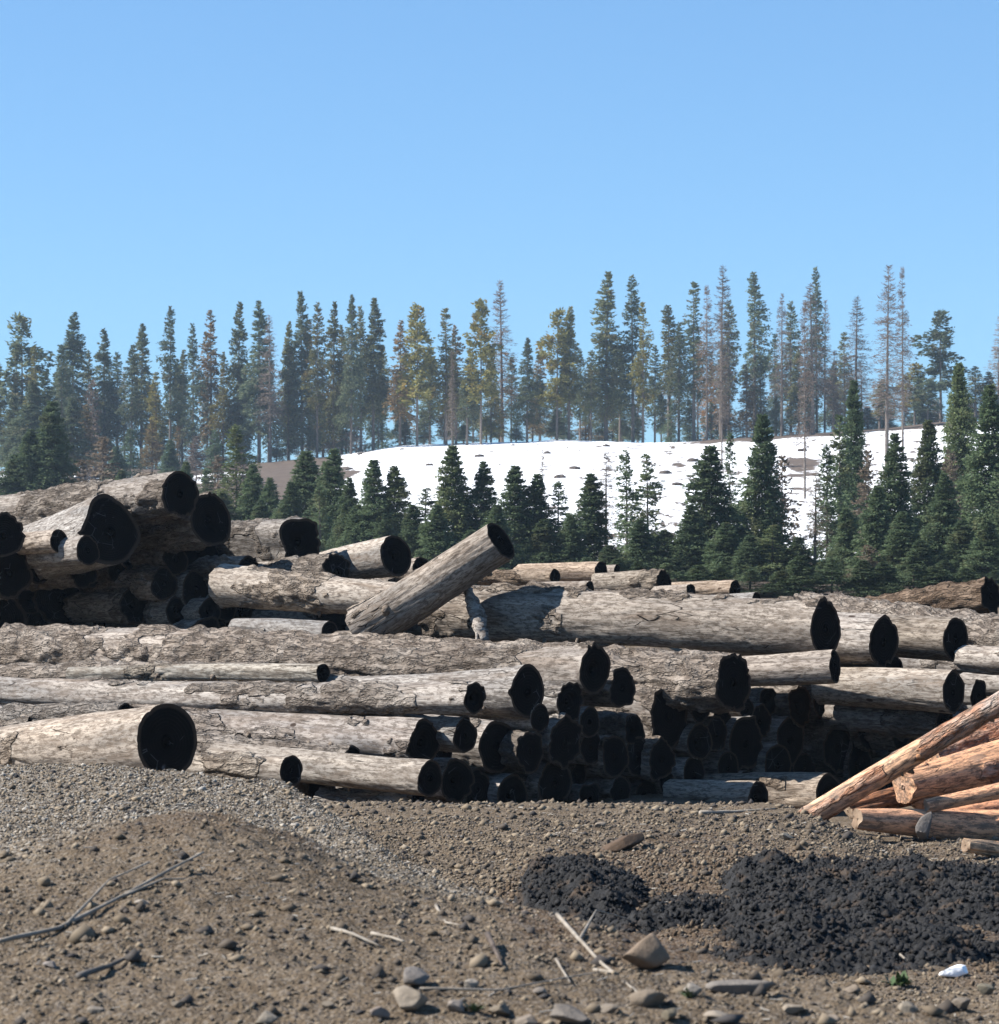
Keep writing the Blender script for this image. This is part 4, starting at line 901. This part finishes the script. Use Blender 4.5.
rock(622, 843, 44, 18, 'dark brown flat chunk alone on the dirt above the mud', (0.5, 0.38, 0.3), seed=11, tilt=0.35)
rock(142, 903, 14, 9, 'pale pebble on the gravel above the long grey stick', (1.5, 1.5, 1.5), seed=12)
rock(52, 964, 16, 9, 'light stone on the brown hump at the left', (1.3, 1.3, 1.4), seed=13)
rock(470, 982, 16, 12, 'white-grey stone beside the green sprout', (1.3, 1.28, 1.25), seed=14)
rock(852, 990, 20, 11, 'tan stone under the dry twig below the mud', (1.1, 1.0, .9), seed=15)
rock(585, 868, 24, 12, 'grey-tan stone on the dirt bank above the left mud patch', (1, .95, .85), seed=16)
rock(716, 905, 14, 10, 'tan stone on the brown strip between the mud patches', (1.2, 1.1, .95), seed=17)
rock(960, 1004, 26, 14, 'low brown stone near the bottom right corner', (.85, .8, .75), seed=18)
rock(600, 826, 12, 8, 'small pale stone on the crest of the dirt bank', (1.3, 1.2, 1.1), seed=19)
rock(785, 838, 16, 9, 'grey stone on the dirt bank left of the leaning pole foot', (1.1, 1.1, 1.05), seed=20)

for (px, py, w_, h_, lab) in ((455, 1010, 20, 12, 'tan stone just left of the green sprout at the bottom'), (500, 1006, 22, 13, 'grey stone right of the green sprout at the bottom'), (610, 1010, 24, 13, 'tan stone right of the rounded grey rock at the bottom edge'),
        (668, 1014, 22, 13, 'dark stone at the bottom edge under the flat weed'), (720, 1012, 30, 13, 'flat tan stone at the bottom edge under the long low rock'), (790, 1006, 22, 12, 'grey stone at the bottom right of the long low rock'),
        (830, 1014, 26, 12, 'brown stone at the bottom edge below the green weed'), (905, 1012, 24, 13, 'tan stone at the bottom edge left of the low brown stone'), (380, 1016, 20, 12, 'small grey stone at the bottom edge left of the tan slab'),
        (330, 1004, 14, 9, 'small pale stone near the bottom, left of the tan slab'), (95, 1014, 18, 10, 'small stone at the bottom left edge'), (180, 1006, 14, 9, 'small stone at the bottom between two others on the left'),
        (985, 990, 20, 11, 'stone at the right photo edge below the white lump'), (540, 990, 16, 9, 'small stone above the smaller pale rock at the bottom')):
    g_ = rt.uniform(0.85, 1.3); rock(px, py, w_, h_, lab, (g_, g_*rt.uniform(0.92, 0.98), g_*rt.uniform(0.82, 0.96)), seed=px)

# white lump
k = N('white_lump', 0.5, 0.3); k.alb = 1; M_WHITE = k.fin((0.88, 0.88, 0.88), k.bump(k.noise(k.co(), 30, 4), 0.01, 0.5))
o = rock(955, 969, 34, 13, 'small bright white lump at the right foot of the black mud', name='snow_lump', seed=30, mat=M_WHITE); o['category'] = 'snow lump'; del o['group']

# pebbles: countless, one object
def pebbles():
    rs = np.random.RandomState(5)
    O = np.array([(1, 0, 0), (-1, 0, 0), (0, 1, 0), (0, -1, 0), (0, 0, 1), (0, 0, -1)], float)
    OF = np.array([(0, 2, 4), (2, 1, 4), (1, 3, 4), (3, 0, 4), (2, 0, 5), (1, 2, 5), (3, 1, 5), (0, 3, 5)])
    def batch(n, y0, y1, smin, smax, pw):
        Y = y0 + (y1-y0)*rs.rand(n)**0.9; x = rs.uniform(-1, 1, n)*(Y*0.19)
        s = smin + (smax-smin)*rs.rand(n)**pw
        return x, Y, s
    parts = [batch(70000, 8.2, 15, 0.0035, 0.017, 3.4), batch(60000, 13, 21, 0.006, 0.02, 2.6), batch(12000, 14.5, 24, 0.008, 0.045, 4.5), batch(1100, 8.2, 11.5, 0.010, 0.05, 3)]
    x = np.concatenate([p[0] for p in parts]); Y = np.concatenate([p[1] for p in parts]); s = np.concatenate([p[2] for p in parts])
    s = np.where((s > 0.013) & (gravel_mask(x, Y) > 0.5), s*0.75, s)
    keep = rs.rand(len(x)) < np.clip(0.35 + 0.9*gravel_mask(x, Y) + 0.5*sst(15, 18, Y), 0, 1)*(1-0.7*mud_mask(x, Y))
    x, Y, s = x[keep], Y[keep], s[keep]; n = len(x)
    z = ground_fine(x, Y) + s*0.25 + CZ
    sc = s[:, None]*rs.uniform(0.55, 1.15, (n, 3))*np.array([1, 1, 0.7])
    a = rs.rand(n)*6.28; c, d = np.cos(a), np.sin(a)
    V = O[None]*sc[:, None, :] + rs.normal(0, 0.16, (n, 6, 3))*s[:, None, None]
    X = V[..., 0]*c[:, None] - V[..., 1]*d[:, None]; Yy = V[..., 0]*d[:, None]+V[..., 1]*c[:, None]
    V = np.stack([X + x[:, None], Yy + Y[:, None], V[..., 2] + z[:, None]], -1).reshape(-1, 3)
    Fc = (OF[None] + (np.arange(n)*6)[:, None, None]).reshape(-1, 3)
    o = link('gravel', mesh('gravel', V, Fc, M_PEB, False, {'tone': np.repeat(np.clip(rs.rand(n)**1.1*(0.62 + 0.38*gravel_mask(x, Y)), 0, 1), 6)}))
    tag(o, 'loose gravel and pebbles strewn over the dirt bank', 'gravel', kind='stuff')
def mud_mask(x, Y):
    px = x/Y*F_ + W_/2; py = HOR - ground_rel(x, Y)/Y*F_
    nz = 0.42*fbm(x*2.2, Y*2.2, 6.1, 6, 71, 0.72)
    def blob(cx, cy, wx, wy, p=4): return 1 - (np.abs((px-cx)/wx)**p + np.abs((py-cy)/wy)**p)
    m1 = np.minimum(blob(860, 918, 215, 58, 2.6), (px - (740 - (py-865)*0.75))/70)
    m2 = blob(585, 892, 70, 42, 2.2)
    m3 = blob(655, 945, 60, 26, 2)*0.7
    m4 = blob(700, 925, 75, 34, 2)*0.55
    m1 = np.maximum(m1, m4)
    return sst(-0.15, 0.60, np.maximum(np.maximum(m1, m2), m3)*0.8 + nz*1.5)
def worley(x, y, sc, seed):
    x = x*sc + 0.35*vn(x*sc*0.7, y*sc*0.7, 1.5, seed); y = y*sc + 0.35*vn(x*0.7, y*sc*0.7, 7.5, seed)
    ix, iy = np.floor(x).astype(np.int64), np.floor(y).astype(np.int64); best = np.full(x.shape, 9.0); z0 = np.zeros_like(ix)
    for a in (-1, 0, 1):
        for b in (-1, 0, 1):
            cx, cy = ix+a, iy+b
            px_ = cx + _h(cx, cy, z0, seed); py_ = cy + _h(cx, cy, z0+1, seed); rr = 0.75 + 0.5*_h(cx, cy, z0+2, seed)
            best = np.minimum(best, ((x-px_)**2 + (y-py_)**2)/rr)
    return np.sqrt(np.maximum(0, 1-best))
MUD_MAT = []
def clod_mat():
    k = N('brown_clods', 1.0, 0.03)
    return k.fin(k.mix(k.ramp(k.noise(k.co((1, 1, 1), False), 9, 4, 0.7), [(0.3, 0.0), (0.7, 1.0)]), (0.09, 0.063, 0.043), (0.18, 0.138, 0.10)), k.bump(k.noise(k.co((1, 1, 1), False), 80, 4), 0.006, 0.8))
CLOD_MAT = clod_mat()
def mud_height(X, Y, m):
    big = fbm(X*2.1, Y*1.8, 0.9, 3, 81)
    pick = sst(-0.35, 0.35, fbm(X*4, Y*4, 3.0, 2, 86))
    cl = 0.05*worley(X, Y, 6.2, 91)*pick + 0.042*worley(X, Y, 13.0, 92)*(1.2-pick) + 0.026*worley(X, Y, 26.0, 93) + 0.014*worley(X, Y, 50.0, 94)
    c2 = fbm(X*9+Y*2, Y*9-X*2, 2.2, 5, 82, 0.6)
    pxm_ = X/Y*F_ + W_/2
    rise = 0.10*sst(13.6, 15.6, Y)*sst(700, 800, pxm_)*(1 - sst(16.0, 17.0, Y))
    return ground_fine(X, Y) - 0.035 + m*(0.17*big + 1.1*cl + 0.05*c2 + rise)
def mud():
    ys_ = np.arange(12.0, 18.2, 0.012); cs = np.arange(-0.1, 3.5, 0.009)
    X, Y = np.meshgrid(cs, ys_)
    m = mud_mask(X, Y)
    Z = mud_height(X, Y, m)
    k = N('wet_black_mud', 0.8, 0.12)
    v = k.co((1, 1, 1), False)
    col = k.mix(k.ramp(k.noise(v, 14, 5, 0.7), [(0.35, 0.0), (0.7, 1.0)]), (0.016, 0.016, 0.0165), (0.048, 0.047, 0.048))
    col = k.mix(k.ramp(k.noise(v, 6, 4, 0.6), [(0.56, 0.0), (0.70, 0.75)]), col, (0.115, 0.08, 0.055))
    mt = k.fin(col, k.bump(k.noise(v, 60, 4, 0.7), 0.012, 0.9)); MUD_MAT.append(mt)
    V = np.stack([X, Y, Z+CZ], -1).reshape(-1, 3); Fq = grid_faces(len(ys_), len(cs))
    mv = m.reshape(-1); keep = mv[Fq].max(1) > 0.02
    Fq = Fq[keep]; used, inv = np.unique(Fq, return_inverse=True); Fq = inv.reshape(-1, 4)
    o = link('mud', mesh('mud', V[used], Fq, mt, True))
    tag(o, 'black clumpy wet mud scraped into the dirt bank at the lower right', 'mud', kind='stuff')
mud(); pebbles()
def crumbs():
    rs = np.random.RandomState(21)
    O = np.array([(1, 0, 0), (-1, 0, 0), (0, 1, 0), (0, -1, 0), (0, 0, 1), (0, 0, -1)], float)
    OF = np.array([(0, 2, 4), (2, 1, 4), (1, 3, 4), (3, 0, 4), (2, 0, 5), (1, 2, 5), (3, 1, 5), (0, 3, 5)])
    # subdivide the octahedron once for rounder clods
    E = {}; VV = [tuple(v) for v in O]; F2 = []
    def mid(a, b):
        k_ = (min(a, b), max(a, b))
        if k_ not in E: v = O[a]+O[b]; v = v/np.linalg.norm(v); VV.append(tuple(v)); E[k_] = len(VV)-1
        return E[k_]
    for a, b, c in OF:
        ab, bc, ca = mid(a, b), mid(b, c), mid(c, a); F2 += [(a, ab, ca), (b, bc, ab), (c, ca, bc), (ab, bc, ca)]
    O2 = np.array(VV); F2 = np.array(F2); nv = len(O2)
    for (nm, lab, mt, n, dark) in (('mud_clods', 'crumbly black clods lying over the wet mud', MUD_MAT[0], 90000, True), ('soil_clods', 'brown earth clods around and between the black mud', CLOD_MAT, 26000, False)):
        Y = rs.uniform(11.6, 18.2, n); x = rs.uniform(-0.2, 3.4, n)
        m = mud_mask(x, Y); bm = brown_mask(x, Y)
        keep = (m > 0.015) & (rs.rand(n) < 0.06 + m*1.5) if dark else (m < 0.75) & (rs.rand(n) < np.clip(bm*1.1, 0.03, 1))
        x, Y, m = x[keep], Y[keep], m[keep]; n = len(x)
        s_ = 0.0022 + 0.018*rs.rand(n)**5
        z = (mud_height(x, Y, m) if dark else ground_fine(x, Y)) + s_*0.25 + CZ
        sc = s_[:, None]*rs.uniform(0.65, 1.15, (n, 3))
        V = O2[None]*sc[:, None, :]*(1 + rs.normal(0, 0.36, (n, nv, 1)))
        V = V + np.stack([x, Y, z], -1)[:, None, :]
        Fc = (F2[None] + (np.arange(n)*nv)[:, None, None]).reshape(-1, 3)
        o = link(nm, mesh(nm, V.reshape(-1, 3), Fc, mt, False)); tag(o, lab, 'clods', kind='stuff')
crumbs()
def litter():
    rs = np.random.RandomState(9); n = 3600
    Y = 8.4 + 13.5*rs.rand(n)**0.9; x = rs.uniform(-1, 1, n)*Y*0.19
    cl = fbm(x*1.3, Y*1.3, 2.0, 3, 55); keep = (cl > -0.12) & (mud_mask(x, Y) < 0.3); x, Y = x[keep], Y[keep]; n = len(x)
    L = rs.uniform(0.012, 0.06, n)*(0.6+0.4*rs.rand(n)); w_ = rs.uniform(0.0009, 0.003, n)*(1 + (Y > 14)); a = rs.normal(0.4, 0.9, n)
    z = ground_fine(x, Y) + CZ + 0.006
    d = np.stack([np.cos(a), np.sin(a), rs.uniform(-0.12, 0.3, n)], -1)*L[:, None]*0.5
    p = np.stack([-np.sin(a), np.cos(a), np.zeros(n)], -1)*w_[:, None]; u = np.zeros((n, 3)); u[:, 2] = w_*1.4
    c0 = np.stack([x, Y, z], -1)
    V = np.stack([c0-d-p, c0-d+p, c0-d+u, c0+d-p, c0+d+p, c0+d+u], 1).reshape(-1, 3)
    F4 = np.array([(0, 1, 4, 3), (1, 2, 5, 4), (2, 0, 3, 5)]); Fc = (F4[None]+(np.arange(n)*6)[:, None, None]).reshape(-1, 4)
    o = link('straw_litter', mesh('straw_litter', V, Fc, M_PEB, False, {'tone': np.repeat(np.where(rs.rand(n) < 0.6, rs.uniform(0.85, 1.0, n), rs.uniform(0, 0.3, n)), 6)}))
    tag(o, 'short bits of straw and bark litter scattered over the dirt', 'litter', kind='stuff')
litter()

# sticks and twigs
def stick_mat(name, a, b):
    k = N(name, 0.85, 0.2)
    return k.fin(k.mix(k.ramp(k.noise(k.co(), 12, 4), [(0.35, 0.0), (0.65, 1.0)]), a, b), k.bump(k.noise(k.co(), 60, 4), 0.004, 0.7))
M_STK = stick_mat('dry_stick', (0.24, 0.205, 0.165), (0.36, 0.32, 0.27)); M_DSTK = stick_mat('dark_stick', (0.06, 0.045, 0.038), (0.14, 0.11, 0.09))
M_GSTK = stick_mat('grey_stick', (0.10, 0.09, 0.08), (0.20, 0.18, 0.163))
def stick(pts, rpx, label, mat=M_STK, forks=(), lift=0.012):
    W = []
    for i, q in enumerate(pts):
        p = on_ground(q[0], q[1]); p.z += lift + (q[2] if len(q) > 2 else 0); W.append(p)
    base = W[0].copy(); r = rpx/pxm(base.y)
    rr = [r*(1-0.6*i/(len(W)-1)) for i in range(len(W))]
    o = link('stick', taper_tube('stick', [p-base for p in W], rr, mat, 7, 0.18, int(pts[0][0])), None, base)
    tag(o, label, 'stick', 'dry sticks on the dirt')
    for f in forks:
        Wf = []
        for q in f:
            p = on_ground(q[0], q[1]); p.z += lift + (q[2] if len(q) > 2 else 0); Wf.append(p-base)
        link('side_twig', taper_tube('side_twig', Wf, [r*0.7]*1 + [r*0.35]*(len(Wf)-1), mat, 6, 0.15, 3), o)
stick([(0, 944), (60, 926), (120, 902), (170, 880, 0.03), (204, 864, 0.05)], 2.8, 'long grey branch lying across the gravel at the left', M_STK, [[(70, 922), (110, 893, 0.03), (150, 876, 0.04)], [(120, 902), (165, 886, 0.01), (185, 884, 0)]])
stick([(332, 926), (352, 938), (382, 944)], 2.2, 'short pale stick on the gravel, left of its twin')
stick([(372, 930), (392, 936), (404, 942)], 2.0, 'short pale stick on the gravel, right of its twin')
stick([(436, 908), (446, 920), (460, 930)], 1.8, 'small pale twig high on the right flank of the gravel bank')
stick([(557, 922, .02), (578, 942), (602, 962), (640, 992)], 2.4, 'forked pale stick left of the big tan rock', M_STK, [[(580, 943), (596, 926, .05), (626, 930, .04)]])
stick([(594, 966), (612, 974), (642, 994)], 2.2, 'pale stick just below the forked one')
stick([(488, 948, .03), (495, 962, .02), (502, 972)], 3.0, 'short dark stub of wood poking out of the dirt', M_DSTK)
stick([(878, 953, .03), (892, 958, .03), (912, 970)], 2.0, 'thin pale twig at the foot of the right mud patch')
stick([(80, 984), (110, 970), (140, 958)], 3.6, 'pale flat stick on the brown hump at the lower left', M_GSTK)
stick([(556, 962), (562, 974), (570, 986)], 1.6, 'tiny upright pale twig near the forked stick')
stick([(420, 996), (500, 992), (560, 984), (600, 978)], 1.3, 'thin dry grass stem along the bottom')
stick([(700, 815), (730, 813), (775, 812)], 2.4, 'pale pole lying along the foot of the stack', M_STK)

# small green plants
def leaf_mat():
    k = N('green_leaves', 0.6, 0.3)
    return k.fin(k.mix(k.ramp(k.noise(k.co(), 20, 3), [(0.3, 0.0), (0.7, 1.0)]), (0.05, 0.09, 0.035), (0.10, 0.15, 0.06)))
M_LEAF = leaf_mat()
def sprout(px, py, wpx, label, seed):
    p = on_ground(px, py); s = wpx/pxm(p.y); rs = np.random.RandomState(seed); V = []; Fc = []
    for i in range(34):
        a = rs.rand()*6.28; l = s*rs.uniform(0.3, 0.65); t = rs.uniform(0.3, 1.2)
        d = np.array([math.cos(a)*math.cos(t), math.sin(a)*math.cos(t), math.sin(t)]); q = np.array([-math.sin(a), math.cos(a), 0])*l*0.16
        o0 = rs.normal(0, s*0.12, 3)*np.array([1, 1, 0]); b = len(V)
        V += [o0, o0+d*l*0.5+q, o0+d*l-np.array([0, 0, l*0.1]), o0+d*l*0.5-q]; Fc.append((b, b+1, b+2, b+3))
    o = link('green_sprout', mesh('green_sprout', np.array(V), np.array(Fc), M_LEAF, False), None, p)
    tag(o, label, 'plant')
sprout(473, 1012, 24, 'small green sprout near the bottom edge between pale rocks', 1)
sprout(898, 986, 34, 'low green weed under the dry twig at the lower right', 2)
sprout(688, 1004, 24, 'flat dull green weed right of the brownish rock', 3)

# stumps and dark brush lumps in the snow
for i, (px, py, wd) in enumerate(((479, 457, 7), (547, 454, 6), (336, 457, 5), (378, 463, 5), (360, 455, 4), (402, 450, 4), (429, 466, 6), (606, 447, 6), (575, 470, 8), (560, 478, 9), (665, 474, 9), (693, 462, 9), (802, 452, 7), (349, 470, 6), (513, 446, 4), (590, 476, 6), (650, 490, 6), (677, 486, 8), (520, 476, 5))):
    Y = slope_Y(px, py); x = (px-W_/2)/F_*Y; s = wd/pxm(Y)
    V = IV.copy()*np.array([s*0.7, s*0.5, s*0.3]); V *= (1+0.35*fbm(V[:, 0]*4+i, V[:, 1]*4, V[:, 2]*4, 3, i))[:, None]
    o = link('stump', mesh('stump', V, IF, M_DSTK, False), None, (x, Y, terrain_z(x, Y)+s*0.1))
    tag(o, 'dark stump in the snow of the hillside, %s of them counting from the %s' % (['first', 'second', 'third', 'fourth', 'fifth', 'sixth', 'seventh', 'eighth', 'ninth', 'tenth'][sorted([479, 547, 336, 378, 360, 402, 429, 606, 575, 560, 665, 693, 802, 349, 513, 590, 650, 677, 520]).index(px) if sorted([479, 547, 336, 378, 360, 402, 429, 606, 575, 560, 665, 693, 802, 349, 513, 590, 650, 677, 520]).index(px) < 10 else 18 - sorted([479, 547, 336, 378, 360, 402, 429, 606, 575, 560, 665, 693, 802, 349, 513, 590, 650, 677, 520]).index(px)], 'left' if sorted([479, 547, 336, 378, 360, 402, 429, 606, 575, 560, 665, 693, 802, 349, 513, 590, 650, 677, 520]).index(px) < 10 else 'right'), 'stump', 'dark stumps in the snow')

# =================================================================== THE AIR
def haze():
    x0, x1, y0, y1, z0, z1 = -330, 330, -30, 640, -30, 62
    V = np.array([(x, y, z) for z in (z0, z1) for y in (y0, y1) for x in (x0, x1)], float)
    Fq = np.array([(0, 2, 3, 1), (4, 5, 7, 6), (0, 1, 5, 4), (2, 6, 7, 3), (0, 4, 6, 2), (1, 3, 7, 5)])
    m = bpy.data.materials.new('air'); m.use_nodes = True; t = m.node_tree; t.nodes.clear()
    o = t.nodes.new('ShaderNodeOutputMaterial'); v = t.nodes.new('ShaderNodeVolumePrincipled')
    v.inputs['Color'].default_value = (0.62, 0.80, 1.0, 1); v.inputs['Density'].default_value = 0.00019; v.inputs['Anisotropy'].default_value = 0.1
    t.links.new(v.outputs[0], o.inputs['Volume'])
    ob = link('haze', mesh('haze', V, Fq, m, False)); tag(ob, 'thin blue air between the log yard and the wooded ridge', 'haze', kind='stuff')
haze()
